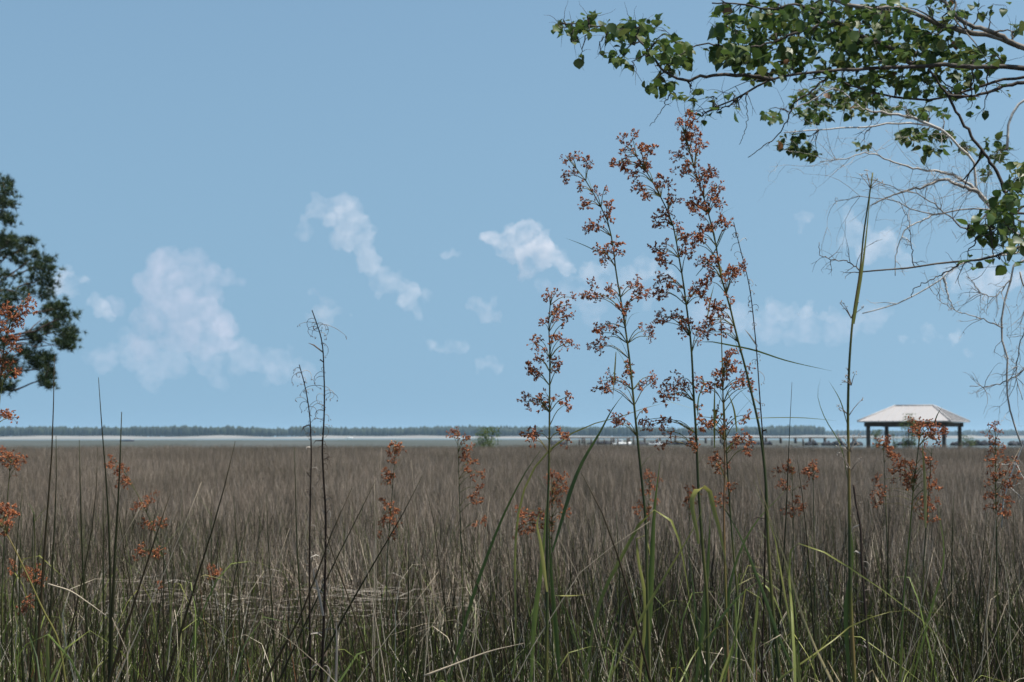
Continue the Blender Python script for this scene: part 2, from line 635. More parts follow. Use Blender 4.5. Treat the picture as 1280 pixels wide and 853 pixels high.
def scatter(name, pts, rots, scales, idx, coll, label, cat):
    """ONE stuff object: real blades placed on points by geometry nodes"""
    me = bpy.data.meshes.new(name)
    me.from_pydata([tuple(p) for p in pts], [], [])
    a = me.attributes.new('rot', 'FLOAT_VECTOR', 'POINT')
    a.data.foreach_set('vector', np.asarray(rots, dtype=np.float32).ravel())
    a = me.attributes.new('scl', 'FLOAT_VECTOR', 'POINT')
    a.data.foreach_set('vector', np.asarray(scales, dtype=np.float32).ravel())
    a = me.attributes.new('idx', 'INT', 'POINT')
    a.data.foreach_set('value', np.asarray(idx, dtype=np.int32))
    o = bpy.data.objects.new(name, me)
    COL.objects.link(o)
    g = bpy.data.node_groups.new(name, 'GeometryNodeTree')
    g.interface.new_socket('Geometry', in_out='INPUT', socket_type='NodeSocketGeometry')
    g.interface.new_socket('Geometry', in_out='OUTPUT', socket_type='NodeSocketGeometry')
    gi, go = g.nodes.new('NodeGroupInput'), g.nodes.new('NodeGroupOutput')
    ci = g.nodes.new('GeometryNodeCollectionInfo')
    ci.inputs['Collection'].default_value = coll
    ci.inputs['Separate Children'].default_value = True
    ci.inputs['Reset Children'].default_value = True
    ip = g.nodes.new('GeometryNodeInstanceOnPoints')
    ip.inputs['Pick Instance'].default_value = True

    def named(nm, typ):
        n = g.nodes.new('GeometryNodeInputNamedAttribute')
        n.data_type = typ
        n.inputs['Name'].default_value = nm
        return n.outputs[0]
    L = g.links.new
    L(gi.outputs[0], ip.inputs['Points'])
    L(ci.outputs[0], ip.inputs['Instance'])
    L(named('idx', 'INT'), ip.inputs['Instance Index'])
    L(named('rot', 'FLOAT_VECTOR'), ip.inputs['Rotation'])
    L(named('scl', 'FLOAT_VECTOR'), ip.inputs['Scale'])
    L(ip.outputs[0], go.inputs[0])
    md = o.modifiers.new('scatter', 'NODES')
    md.node_group = g
    return tag(o, label, cat, kind='stuff')


NF = 10
far_protos = proto_collection('far_tuft', [blade_mesh('far_tuft', [
    (150, 0.62, 0.75, 1.05, 0.006, 0.011, 0.14, 0.0, 0.25, 0.15, 0.55, 0.10),
    (70, 0.62, 0.70, 1.12, 0.005, 0.009, 0.10, 0.0, 0.15, 0.45, 0.80, 0.03),
    (40, 0.62, 0.55, 1.0, 0.005, 0.009, 0.25, 0.0, 0.5, 0.0, 0.25, 0.35),
    (14, 0.60, 0.60, 1.0, 0.006, 0.010, 0.12, 0.0, 0.2, 0.85, 1.0, 0.05)], M['far_grass'], 100 + i) for i in range(NF)])
pts, rots, scl, idx = [], [], [], []
d = 9.0
while d < 92:
    step = 0.62 + 0.006 * d
    hw = 0.44 * d + 4.0
    for x in np.arange(-hw, hw, step):
        xx = x + rng.uniform(-0.4, 0.4) * step
        yy = d + rng.uniform(-0.5, 0.5) * step
        if yy > marsh_edge(xx) - 0.5:
            continue
        hgt = 0.92 + 0.16 * noise.noise((xx * 0.11, yy * 0.05, 4.0)) + 0.10 * noise.noise((xx * 0.6, yy * 0.6, 1.0)) + rng.uniform(-0.06, 0.06) + 0.24 * min(1, max(0, (yy - 20) / 55))
        if 8.2 < yy < 9.7 and -2.5 < xx < -0.2:
            hgt *= 0.6
        pts.append((xx, yy, -0.02))
        rots.append((0, 0, rng.uniform(0, 6.28)))
        k = 1 + 0.004 * d
        scl.append((k, k, hgt))
        idx.append(int(rng.integers(NF)))
    d += step
scatter('marsh_grass', pts, rots, scl, idx, far_protos, 'broad field of grey-brown marsh grass stretching to the water', 'grass')

NN = 12
near_protos = proto_collection('near_tuft', [blade_mesh('near_tuft', [
    (20, 0.36, 0.75, 1.16, 0.006, 0.010, 0.17, 0.0, 0.12, 0.40, 0.62, 0.04),
    (30, 0.36, 0.65, 1.10, 0.006, 0.011, 0.18, 0.0, 0.25, 0.70, 1.0, 0.06),
    (18, 0.36, 0.50, 1.05, 0.005, 0.009, 0.30, 0.0, 0.45, 0.12, 0.40, 0.35),
    (14, 0.36, 0.55, 1.15, 0.0035, 0.006, 0.55, 0.0, 0.3, 0.0, 0.06, 0.40),
    (6, 0.36, 0.8, 1.2, 0.006, 0.010, 0.25, 0.4, 1.0, 0.84, 1.0, 0.15),
    (7, 0.36, 1.0, 1.38, 0.005, 0.008, 0.20, 0.0, 0.06, 0.48, 0.72, 0.0),
    (36, 0.38, 0.25, 0.7, 0.006, 0.010, 0.45, 0.0, 0.6, 0.25, 0.95, 0.3)], M['near_grass'], 300 + i) for i in range(NN)])
pts, rots, scl, idx = [], [], [], []
d = 2.7
while d < 17:
    step = 0.24 + (0.02 * d if d < 9 else 0.18 + 0.09 * (d - 9))
    hw = 0.44 * d + 2.6
    for x in np.arange(-hw, hw, step):
        xx = x + rng.uniform(-0.5, 0.5) * step
        yy = d + rng.uniform(-0.5, 0.5) * step
        hgt = 0.93 + 0.10 * noise.noise((xx * 0.8, yy * 0.5, 9.0)) + rng.uniform(-0.08, 0.1)
        if 7.6 < yy < 9.7 and -2.5 < xx < -0.2:
            hgt *= 0.68
        pts.append((xx, yy, -0.02))
        rots.append((rng.normal(0, 0.05), rng.normal(0, 0.05), rng.uniform(0, 6.28)))
        scl.append((1, 1, hgt))
        idx.append(int(rng.integers(NN)))
    d += step
scatter('rush_thicket', pts, rots, scl, idx, near_protos, 'tangled olive and brown rushes filling the foreground', 'grass')


# flattened, bleached patch in the marsh and the loose tangle over the rushes
random.seed(5)
mb = MB()
for k in range(210):
    c = Vector((U(-2.5, -0.2), U(8.5, 9.7), 0))
    c.z = 0.42 + 0.20 * max(0, 1 - abs(c.y - 9.3) / 1.0) + 0.24 * noise.noise((c.x * 1.7, c.y * 1.7, 3.0)) + U(-0.1, 0.08)
    a = random.gauss(0, 0.8)
    ln = U(0.12, 0.4)
    dv = Vector((math.cos(a), math.sin(a), U(-0.15, 0.15)))
    mb.ribbon([c - dv * ln / 2, c + Vector((0, 0, U(-.02, .03))), c + dv * ln / 2], [0.004, U(0.006, 0.011), 0.003], Vector((-dv.y, dv.x, 0.3)), 0.3, U(0.2, 0.8))
M['bleached'] = material('bleached', [(0.0, (0.40, 0.37, 0.33)), (0.25, (0.22, 0.195, 0.165)), (1.0, (0.1, 0.08, 0.06))], 0.8, 0.1)
tag(mb.build('flattened_grass', M['bleached'], smooth=False), 'flattened patch of bleached grey straw in a gap of the marsh', 'grass', kind='stuff')
mb = MB()
for k in range(430):
    d = 2.95 + 3.2 * random.random() ** 1.3
    x = U(-1, 1) * (0.42 * d + 1.2)
    kind = random.random()
    top = U(0.92, 1.24)
    if kind < 0.22:        # arching green-yellow leaf
        sg = random.choice((-1, 1))
        w, tt = U(0.006, 0.011), U(0.22, 0.75)
        r_ = U(0.15, 0.45)
        pts = [Vector((x, d, 0.1)), Vector((x + sg * 0.05, d, top * 0.75)), Vector((x + sg * r_ * 0.5, d + U(-.1, .1), top)), Vector((x + sg * r_ * 1.1, d + U(-.2, .2), top - U(0.02, 0.3)))]
    elif kind < 0.62:      # pale straw leaning
        sg = random.gauss(0, 0.30)
        w, tt = U(0.003, 0.0055), U(0.0, 0.16)
        pts = [Vector((x, d, 0.1)), Vector((x + sg * 0.5, d + U(-.05, .05), top * 0.55)), Vector((x + sg, d + U(-.1, .1), top))]
        if random.random() < 0.35:
            e = Vector((U(-0.3, 0.3), U(-0.1, 0.1), U(-0.2, 0.06)))
            pts.append(pts[-1] + e)
    elif kind < 0.74:      # rusty dead leaf
        sg = random.gauss(0, 0.2)
        w, tt = U(0.004, 0.008), U(-0.12, -0.04)
        pts = [Vector((x, d, 0.1)), Vector((x + sg * 0.5, d, top * 0.5)), Vector((x + sg, d, top * U(.8, 1)))]
    else:                  # dark or green upright blade
        sg = random.gauss(0, 0.2)
        w, tt = U(0.005, 0.009), U(0.7, 1.1)
        pts = [Vector((x, d, 0.1)), Vector((x + sg * 0.5, d, top * 0.55)), Vector((x + sg, d, top * 1.08))]
    n = 14
    path = spline(pts, n)
    mb.ribbon(path, [w * max(0.08, 1 - (i / (n - 1)) ** 2.5) for i in range(n)], Vector((1, U(-1, 1), 0.1)), 0.35, tt)
M['tangle'] = material('tangle', [(0.0, (0.24, 0.10, 0.045)), (0.06, (0.28, 0.13, 0.06)), (0.12, (0.60, 0.52, 0.40)), (0.26, (0.42, 0.35, 0.23)), (0.36, (0.28, 0.28, 0.07)), (0.62, (0.14, 0.19, 0.045)), (0.8, (0.05, 0.07, 0.018)), (1.0, (0.02, 0.02, 0.009))], 0.5, 0.25)
for i_, t_ in enumerate(mb.t):
    mb.t[i_] = min(1.0, 0.11 + t_ * 0.85)
tag(mb.build('loose_blades', M['tangle']), 'loose crossing straws and green blades over the foreground rushes', 'grass', kind='stuff')

# ---------------------------------------------------------------- sawgrass with brown seed heads
def cluster_mesh(seed, n_rays=6, size=0.02):
    random.seed(seed)
    mb = MB()
    for k in range(n_rays):
        d = rvec().normalized()
        d.z = d.z * 0.8 + 0.1
        ln = size * U(0.35, 1.0)
        e = d * ln
        mb.tube([Vector((0, 0, 0)), e * 0.6, e], [0.0007, 0.0006, 0.0005], 3, U(0.1, 0.5), cap=False)
        for j in range(random.randint(4, 6)):
            sdv = (d * 0.7 + rvec(0.6)).normalized()
            mb.spindle(e + rvec(0.0012), sdv, U(0.005, 0.009), U(0.0017, 0.0026), random.choice([U(0, 0.3), U(0.2, 0.75), U(0.4, 1.0)]))
    return mb.mesh('seed_cluster', M['spikelet'], smooth=False)


CLUSTERS = [cluster_mesh(50 + i, random.Random(i).randint(6, 10)) for i in range(12)]
random.seed(11)


def near_stem(path, q, below=0.03):
    """point on the stem path a little below q"""
    best, bd = 0, 1e9
    for i, p in enumerate(path):
        dd = (p - (q - Vector((0, 0, below)))).length
        if dd < bd:
            best, bd = i, dd
    return best


def blade_part(parent, px, d, w=0.010, tint=0.6, dd=None, name='leaf', mat='leaf_blade', n=16, tip=0.06, base=0.5, fold=0.35):
    """a long leaf traced along pixels px at distance d (dd: extra depth per point)"""
    pts = [P(x, y, d + (dd[i] if dd else 0.0)) for i, (x, y) in enumerate(px)]
    path = spline(pts, n)
    ws = []
    for i in range(n):
        u = i / (n - 1)
        ws.append(w * max(tip, min(1.0, base + u * 1.6) * (1 - max(0, (u - 0.35) / 0.65) ** 1.5)))
    yaw = U(-0.5, 0.5)
    side = Vector((math.cos(yaw), math.sin(yaw), 0.15))
    mb = MB()
    mb.ribbon(path, ws, side, fold, tint)
    return mb.build(name, M[mat], parent)


def sawgrass(label, d, stem_px, clusters, leaves=(), r0=0.0052, r1=0.0012, csize=1.0, group=None, tilt_y=0.0, stem_tint=(0.55, 0.9), bracts=5, name='sawgrass_plant'):
    n = len(stem_px)
    pts = []
    for i, (x, y) in enumerate(stem_px):
        pts.append(P(x, y, d + tilt_y * i / max(1, n - 1)))
    low = pts[0]
    if low.z > 0.05:
        dirn = (pts[0] - pts[1]).normalized()
        foot = Vector((low.x + dirn.x * 0.3, low.y + U(-0.04, 0.04), 0.0))
        pts = [foot] + pts
    root = empty(name, pts[0])
    tag(root, label, 'sedge', group)
    path = spline(pts, 60)
    mb = MB()
    rr = [r0 * 1.3 + (r1 - r0 * 1.3) * (i / 59) ** 1.1 for i in range(60)]
    tt = [stem_tint[0] + (stem_tint[1] - stem_tint[0]) * (0.5 + 0.5 * math.sin(i * 0.35 + d * 7)) for i in range(60)]
    mb.tube(path, rr, 6, tt)
    # sheath joints
    stem = mb.build('stem', M['culm'], root)
    for (x, y) in clusters:
        q = P(x + U(-1.5, 1.5), y + U(-1.5, 1.5), d + U(-0.03, 0.03))
        i = near_stem(path, q, U(0.025, 0.05))
        s0 = path[i]
        mid = s0.lerp(q, 0.55) + Vector((0, 0, (q - s0).length * 0.16))
        br = spline([s0, mid, q], 6)
        b = MB()
        b.tube(br, [0.0013, 0.0012, 0.0011, 0.001, 0.0008, 0.0007], 4, U(0.2, 0.7))
        bo = b.build('branchlet', M['culm'], root)
        o = bpy.data.objects.new('seed_cluster', random.choice(CLUSTERS))
        COL.objects.link(o)
        o.parent = root
        o.location = q - root.location
        o.rotation_euler = (U(0, 6.28), U(0, 6.28), U(0, 6.28))
        sc = csize * U(0.7, 1.1)
        o.scale = (sc, sc, sc)
        # a satellite tuft on the branchlet
        if random.random() < 0.6:
            o2 = bpy.data.objects.new('seed_cluster', random.choice(CLUSTERS))
            COL.objects.link(o2)
            o2.parent = root
            o2.location = q + rvec(0.012) - root.location
            o2.rotation_euler = (U(0, 6.28), U(0, 6.28), U(0, 6.28))
            s2 = sc * U(0.55, 0.9)
            o2.scale = (s2, s2, s2)
    # fine bracts standing off the stem
    for k in range(bracts):
        i = random.randint(24, 56)
        s0 = path[i]
        sgn = random.choice((-1, 1))
        ln = U(0.05, 0.16)
        e = s0 + Vector((sgn * ln * U(0.3, 0.8), U(-0.03, 0.03), ln * U(0.3, 0.9)))
        b = MB()
        b.ribbon(spline([s0, s0.lerp(e, 0.5) + Vector((0, 0, 0.015)), e], 6), [0.0022, 0.0022, 0.0018, 0.0013, 0.0008, 0.0004], Vector((0.6, 0.8, 0)), 0.3, U(0.5, 0.9))
        b.build('bract', M['leaf_blade'], root)
    for lf in leaves:
        blade_part(root, lf[0], d + (lf[3] if len(lf) > 3 else U(-0.05, 0.05)), lf[1], lf[2])
    return root


D0 = 3.7
sawgrass('lone upright sawgrass with stacked rusty seed tiers on a dark straight stem', 3.6,
         [(683, 853), (684, 740), (684, 660), (686, 590), (687, 500), (687, 430), (686, 400), (690, 365)],
         [(694, 366), (687, 369), (714, 371), (710, 381), (695, 391), (701, 387), (691, 398), (703, 405), (681, 405), (709, 396), (674, 424), (668, 427), (690, 424), (705, 431), (699, 424), (712, 428),
          (670, 445), (677, 450), (664, 462), (661, 459), (694, 455), (700, 458), (690, 449), (668, 468), (659, 495), (657, 502), (673, 499), (679, 503), (686, 495), (692, 497), (711, 495), (709, 504), (666, 549), (662, 543), (708, 549), (702, 541), (672, 541)],
         [([(684, 740), (676, 680), (672, 650), (676, 640), (681, 637)], 0.010, 0.3),
          ([(560, 853), (600, 720), (640, 622), (659, 587), (681, 556)], 0.009, 0.75, 0.15),
          ([(690, 745), (720, 745), (740, 742)], 0.006, 0.3),
          ([(664, 853), (668, 780), (678, 700), (684, 620)], 0.013, 0.62, 0.02),
          ([(700, 853), (695, 790), (689, 720), (686, 650)], 0.012, 0.75, 0.02)], r0=0.0062, bracts=6)
sawgrass('tall sawgrass whose loose top nods toward the brightest cloud, its clusters widely spaced', 3.75,
         [(812, 853), (809, 740), (806, 638), (802, 599), (796, 540), (790, 480), (785, 434), (778, 387), (770, 340), (765, 300), (757, 270), (747, 252), (735, 230), (722, 213), (708, 196)],
         [(710, 199), (716, 197), (715, 213), (724, 231), (733, 202), (737, 206), (706, 222), (727, 237), (731, 250), (735, 256), (755, 236), (743, 241), (758, 260), (763, 258), (752, 271), (736, 283), (732, 288), (748, 281),
          (751, 316), (747, 312), (754, 321), (769, 304), (768, 310), (743, 366), (748, 371), (736, 373), (762, 359), (766, 366), (776, 358), (790, 356), (799, 366), (803, 360), (796, 372), (749, 417), (745, 411), (754, 423), (766, 413), (762, 408), (774, 400), (778, 387), (784, 383), (809, 413), (804, 406), (814, 421),
          (745, 434), (752, 430), (752, 476), (746, 487), (757, 484), (769, 476), (762, 470), (785, 469), (790, 462), (780, 480), (809, 478), (803, 483), (820, 474), (815, 470), (774, 527), (768, 530), (779, 522), (804, 513)],
         [([(690, 690), (729, 575), (750, 540), (767, 509), (782, 490)], 0.011, 0.8),
          ([(640, 853), (690, 560), (720, 539), (780, 520), (842, 502), (858, 503), (866, 511)], 0.006, 0.35, 0.1),
          ([(770, 440), (768, 470), (766, 500)], 0.004, 0.3),
          ([(752, 318), (735, 309), (705, 297)], 0.002, 0.8),
          ([(800, 853), (806, 740), (797, 690), (797, 672), (803, 667), (811, 685), (815, 720)], 0.011, 0.38),
          ([(730, 853), (755, 740), (781, 690), (800, 655), (818, 638), (832, 643), (845, 664), (854, 700), (866, 780)], 0.010, 0.45),
          ([(808, 853), (812, 760), (815, 704), (818, 638), (825, 577)], 0.016, 0.62)], bracts=8)
sawgrass('tall sawgrass with wide-spread upper clusters, standing beside the tallest one', 3.65,
         [(885, 853), (883, 740), (878, 681), (873, 610), (870, 540), (867, 492), (864, 434), (858, 382), (852, 340), (848, 318), (841, 281), (823, 241), (807, 213), (795, 195), (786, 178)],
         [(781, 203), (776, 209), (771, 206), (768, 204), (790, 175), (783, 185), (780, 190), (799, 182), (812, 189), (806, 186), (799, 203), (804, 200), (792, 215), (795, 222), (807, 208), (810, 212), (804, 243), (800, 238), (808, 248), (818, 231), (824, 235), (830, 227), (835, 230), (799, 231), (834, 250), (840, 248), (844, 251), (827, 264), (832, 267), (822, 272), (820, 278), (841, 278), (825, 316), (820, 312), (832, 330), (829, 322), (834, 305), (853, 295), (848, 288), (857, 302), (854, 313), (859, 318),
          (825, 354), (831, 350), (839, 354), (844, 358), (823, 368), (819, 365), (867, 359), (872, 366), (876, 358), (878, 370), (839, 399), (833, 402), (827, 399), (824, 395), (851, 401), (846, 395), (853, 408), (871, 413), (876, 418), (866, 409), (839, 485), (834, 480), (856, 481), (861, 486), (834, 492), (829, 496), (850, 474), (845, 490), (832, 525), (828, 530), (804, 527), (812, 531), (837, 547), (825, 556), (831, 538), (867, 545), (861, 552)],
         [([(873, 680), (873, 611), (880, 608), (893, 640), (903, 680), (910, 720)], 0.013, 0.33),
          ([(760, 853), (820, 740), (850, 690), (870, 655), (882, 628)], 0.008, 0.32),
          ([(884, 400), (888, 375), (893, 355)], 0.004, 0.35),
          ([(870, 853), (876, 800), (885, 700), (888, 640)], 0.013, 0.55),
          ([(872, 520), (874, 495), (880, 480), (878, 470)], 0.004, 0.6),
          ([(882, 853), (888, 800), (930, 740), (960, 720)], 0.008, 0.9)], bracts=7)
sawgrass('tallest sawgrass, its dark arching stem reaching up to the hanging tree leaves', 3.6,
         [(975, 853), (966, 760), (960, 680), (957, 600), (950, 540), (939, 490), (931, 457), (921, 420), (912, 382), (900, 340), (897, 318), (886, 269), (874, 229), (861, 187), (855, 165), (852, 150)],
         [(856, 152), (849, 154), (867, 152), (862, 148), (858, 170), (853, 168), (865, 170), (868, 166), (856, 185), (862, 188), (849, 194), (847, 197), (873, 182), (870, 187), (876, 178), (858, 213), (862, 210), (853, 216), (874, 217), (880, 221), (885, 215), (889, 212), (870, 203), (876, 226), (863, 255), (860, 260), (868, 250), (874, 257), (880, 261), (872, 267), (891, 238), (896, 233), (898, 248), (901, 252), (886, 245), (874, 292), (879, 296), (884, 285), (889, 282), (867, 299), (869, 305), (905, 278), (911, 281), (902, 274), (898, 330), (892, 326), (903, 335), (884, 330), (880, 326), (887, 337), (921, 335), (925, 331), (917, 341), (891, 347), (886, 351), (907, 349), (912, 345), (921, 343), (898, 385), (893, 380), (903, 390), (888, 401), (884, 397), (902, 415), (907, 410), (886, 417), (889, 408), (911, 372)],
         [([(867, 429), (884, 427), (910, 431), (940, 437), (980, 450), (1040, 464)], 0.005, 0.75),
          ([(925, 524), (960, 522), (1000, 522), (1045, 526)], 0.006, 0.5),
          ([(870, 345), (890, 320), (905, 290), (915, 270)], 0.003, 0.9),
          ([(1000, 853), (975, 800), (950, 730), (920, 660), (898, 625)], 0.009, 0.92),
          ([(900, 500), (893, 535), (905, 515), (925, 490), (945, 480)], 0.003, 0.9)], bracts=8)
sawgrass('shorter sawgrass with a pinkish stem tucked among the tall heads', 3.8,
         [(910, 853), (907, 740), (905, 640), (906, 580), (904, 504), (902, 427), (901, 395)],
         [(905, 469), (909, 462), (901, 474), (898, 466), (914, 455), (918, 461), (910, 449), (921, 438), (916, 444), (881, 481), (876, 476), (886, 486), (891, 478), (933, 478), (937, 484), (928, 472), (920, 478), (918, 486), (877, 527), (872, 523), (882, 533), (893, 520), (888, 526), (905, 535), (911, 530), (900, 541), (935, 518), (930, 524), (921, 552), (926, 547), (915, 556), (898, 570), (894, 575), (931, 550)],
         [([(893, 560), (893, 500), (894, 470)], 0.006, 0.35),
          ([(921, 540), (917, 510), (907, 485)], 0.005, 0.33)], stem_tint=(0.0, 0.35), bracts=4)
sawgrass('green-stemmed sawgrass leaning behind the tall heads, few clusters', 3.95,
         [(925, 853), (921, 740), (915, 669), (910, 599), (907, 540), (905, 500)],
         [(935, 560), (940, 553), (905, 590), (899, 586), (912, 612), (917, 606), (896, 629), (903, 622)],
         [([(940, 853), (945, 780), (955, 730), (966, 745), (985, 800)], 0.010, 0.5),
          ([(905, 853), (908, 790), (915, 720), (940, 660), (985, 610)], 0.008, 0.75)], bracts=3)
sawgrass('sawgrass at the marsh edge with red seed heads against the pine', 3.6,
         [(-45, 853), (-34, 720), (-20, 600), (-6, 520), (2, 465), (8, 420), (20, 390), (34, 376)],
         [(7, 385), (12, 390), (25, 388), (35, 376), (30, 392), (20, 400), (38, 384), (26, 405), (14, 402), (3, 408), (16, 432), (10, 427), (5, 420), (1, 436), (20, 436), (4, 450), (12, 458), (18, 462), (9, 466), (2, 460), (-3, 515), (4, 518), (12, 516), (16, 522), (-8, 500), (-12, 480), (-4, 400), (-8, 430)],
         [([(-60, 853), (-20, 640), (0, 500), (6, 460)], 0.008, 0.35)], bracts=4)
sawgrass('low sawgrass with a pale yellow stem bowing over sideways below the pine', 3.3,
         [(82, 853), (70, 793), (54, 763), (35, 721), (9, 669), (-6, 645)],
         [(3, 638), (8, 645), (12, 650), (0, 652), (6, 660), (16, 640), (-6, 640), (2, 632), (-10, 650)],
         [([(60, 853), (62, 790), (70, 770)], 0.009, 0.35)], stem_tint=(0.3, 0.45), bracts=1)
sawgrass('sawgrass with a short knot of seed heads in front of the pavilion', 4.4,
         [(1126, 853), (1130, 740), (1136, 680), (1143, 600), (1148, 560), (1150, 535)],
         [(1144, 531), (1150, 528), (1158, 531), (1164, 527), (1170, 534), (1174, 540), (1154, 538), (1148, 537), (1162, 544), (1168, 548), (1178, 541), (1141, 536),
          (1125, 578), (1131, 583), (1137, 578), (1122, 588), (1128, 594), (1136, 591), (1142, 586), (1139, 598), (1118, 583), (1134, 602), (1158, 572), (1164, 580), (1155, 584), (1167, 590), (1161, 598), (1170, 606), (1164, 612), (1157, 620)],
         [([(1157, 660), (1156, 600), (1152, 545)], 0.010, 0.25), ([(1140, 853), (1165, 760), (1180, 700), (1172, 630)], 0.009, 0.6), ([(1166, 536), (1172, 518), (1178, 508)], 0.004, 0.9)], bracts=2)
# bright orange panicle behind the lone stem, and others farther out in the marsh
backs = [
    ('bright orange sawgrass head close behind the lone dark stem', 4.9, (690, 600), [(690, 596), (698, 600), (704, 606), (694, 608), (686, 604), (700, 614), (706, 598), (690, 616), (708, 612), (696, 622), (688, 626), (700, 630), (706, 640), (698, 644), (655, 648), (662, 652), (650, 656), (668, 654), (658, 662), (672, 646), (652, 642), (648, 664), (664, 664), (680, 640), (690, 652), (676, 660)], 690),
    ('rusty sawgrass head drooping beside the tall bare rush stems under the pine', 6.2, (150, 580), [(136, 580), (142, 583), (148, 588), (152, 596), (158, 600), (160, 606), (150, 604), (172, 630), (178, 634), (186, 628), (190, 624), (170, 636), (182, 652), (188, 658), (200, 652), (206, 656), (180, 690), (190, 692), (172, 694), (200, 688), (198, 730)], 205),
    ('rusty sawgrass head standing close beside the dead black stalks', 6.6, (495, 552), [(490, 553), (498, 556), (494, 562), (500, 563), (486, 568), (492, 574), (484, 590), (490, 596), (487, 600), (478, 600), (478, 625), (484, 630), (490, 640), (486, 648), (494, 652), (480, 650), (472, 668), (490, 668)], 484),
    ('thin sawgrass with a brown dead stem and hooked rusty top', 6.0, (572, 540), [(562, 543), (568, 540), (574, 542), (578, 548), (584, 552), (588, 560), (578, 562), (582, 570), (590, 575), (586, 590), (592, 596), (598, 592), (600, 612), (592, 620), (598, 628), (604, 650), (596, 656)], 577),
    ('rusty sawgrass head low behind the broad green sheath', 6.4, (812, 590), [(806, 596), (812, 592), (818, 598), (810, 606), (816, 612), (804, 616), (800, 630), (808, 634), (794, 636), (798, 642), (812, 640), (818, 626)], 810),
    ('small dull rusty head beside the broad green sheath', 7.0, (860, 610), [(856, 612), (862, 620), (866, 628), (858, 630), (864, 640), (870, 616)], 862),
    ('pale rusty sawgrass head between the tallest stem and the bare stalk', 6.8, (990, 580), [(984, 582), (990, 588), (976, 604), (982, 608), (996, 628), (1002, 632), (990, 630), (1000, 640), (986, 640), (1006, 606), (972, 590)], 992),
    ('small rusty head close against the bare stalk, crossed by a yellow leaf', 5.6, (1016, 580), [(1012, 584), (1018, 580), (1022, 588), (1014, 592)], 1018),
    ('tall dense rusty sawgrass column beside the hanging bare twigs', 5.2, (1244, 535), [(1238, 538), (1244, 532), (1250, 540), (1236, 550), (1246, 552), (1254, 556), (1240, 562), (1248, 568), (1234, 574), (1244, 580), (1256, 576), (1238, 588), (1250, 592), (1260, 588), (1242, 600), (1234, 606), (1252, 606), (1262, 604), (1246, 616), (1238, 622), (1256, 620), (1264, 628), (1244, 634), (1236, 636), (1252, 640), (1260, 642), (1270, 578), (1272, 596)], 1246),
    ('rusty sawgrass head spread low in the rushes beside the pavilion stem', 6.0, (1165, 560), [(1150, 620), (1158, 628), (1165, 634), (1154, 640), (1172, 626), (1148, 634), (1160, 650), (1170, 646), (1152, 560), (1098, 600), (1104, 610), (1092, 618), (1100, 622), (1096, 632)], 1155),
    ('small rusty heads on a short stem beside the pavilion posts', 7.4, (1104, 552), [(1098, 554), (1104, 556), (1108, 550), (1112, 566), (1118, 572)], 1110),
    ('low rusty sawgrass tuft by the yellow bowing stem', 4.6, (40, 715), [(34, 712), (40, 716), (46, 712), (50, 720), (36, 722), (44, 726), (52, 728), (30, 720), (34, 754), (40, 758), (28, 760), (38, 748), (14, 706), (12, 712)], 44),
    ('small rusty sawgrass knot standing above the low yellow stem', 5.0, (14, 570), [(6, 570), (12, 566), (18, 572), (22, 578), (26, 572), (14, 580), (2, 564), (20, 586), (0, 575)], 4),
    ('faint rusty head sunk in the grass beside the slanting dark rush', 7.2, (264, 705), [(260, 710), (266, 712), (268, 718), (262, 716)], 264),
]
for lab, d, top, cl, bx in backs:
    yb = HOR + (CAMZ - 0.45) * F / d
    sawgrass(lab, d, [(bx + 3, min(yb, 1000)), (bx, 700), (bx * 0.6 + top[0] * 0.4, 640), top], cl, (), r0=0.004, csize=d / 3.9 * 0.85, bracts=2)


# tall bare stalk with almost no heads
def bare_stalk():
    d = 3.45
    px = [(1068, 853), (1063, 740), (1062, 650), (1061, 580), (1060, 520), (1062, 450), (1066, 400), (1075, 340), (1080, 290), (1086, 250), (1091, 216)]
    pts = [P(x, y, d) for x, y in px]
    foot = Vector((pts[0].x + 0.02, d, 0))
    root = empty('sawgrass_plant', foot)
    tag(root, 'tall bare sawgrass stalk with green-yellow stem and almost no seed heads', 'sedge')
    path = spline([foot] + pts, 70)
    mb = MB()
    mb.tube(path, [0.0085 - 0.0068 * (i / 69) ** 0.9 for i in range(70)], 7, [0.5 + 0.35 * math.sin(i * 0.5) for i in range(70)])
    mb.build('stem', M['culm'], root)
    b = MB()   # overlapping sheath, slightly apart from the stem
    sp = spline([P(1067, 405, d - 0.01), P(1077, 345, d - 0.01), P(1084, 285, d - 0.01), P(1088, 240, d - 0.01)], 10)
    b.ribbon(sp, [0.008, 0.008, 0.007, 0.007, 0.006, 0.005, 0.004, 0.003, 0.002, 0.001], Vector((1, 0.3, 0)), 0.5, 0.4)
    b.build('sheath', M['leaf_blade'], root)
    for (x, y, k) in ((1088, 236, 5), (1064, 398, 5), (1064, 482, 6), (1061, 520, 3), (1062, 566, 7), (1064, 588, 4)):
        for j in range(k):
            s0 = P(x, y, d)
            sg = random.choice((-1, 1))
            e = P(x + sg * U(4, 16), y - U(2, 22), d + U(-0.02, 0.02))
            b = MB()
            b.tube(spline([s0, s0.lerp(e, 0.5) + Vector((0, 0, 0.003)), e], 5), [0.0012, 0.001, 0.0009, 0.0008, 0.0006], 4, 0.3)
            for q in range(4):
                b.spindle(e + rvec(0.002), rvec() + Vector((0, 0, 1)), 0.006, 0.0014, U(0.0, 0.3))
            b.build('branchlet', M['dead'], root)
    for lf in ([(1060, 600), (1050, 555), (1030, 520), (1022, 490), (1026, 473)], [(1059, 530), (1050, 500), (1036, 476)], [(1062, 853), (1058, 760), (1066, 690), (1060, 640)]):
        blade_part(root, lf, d, 0.003 if lf[0][1] < 700 else 0.012, 0.7, n=12)


bare_stalk()


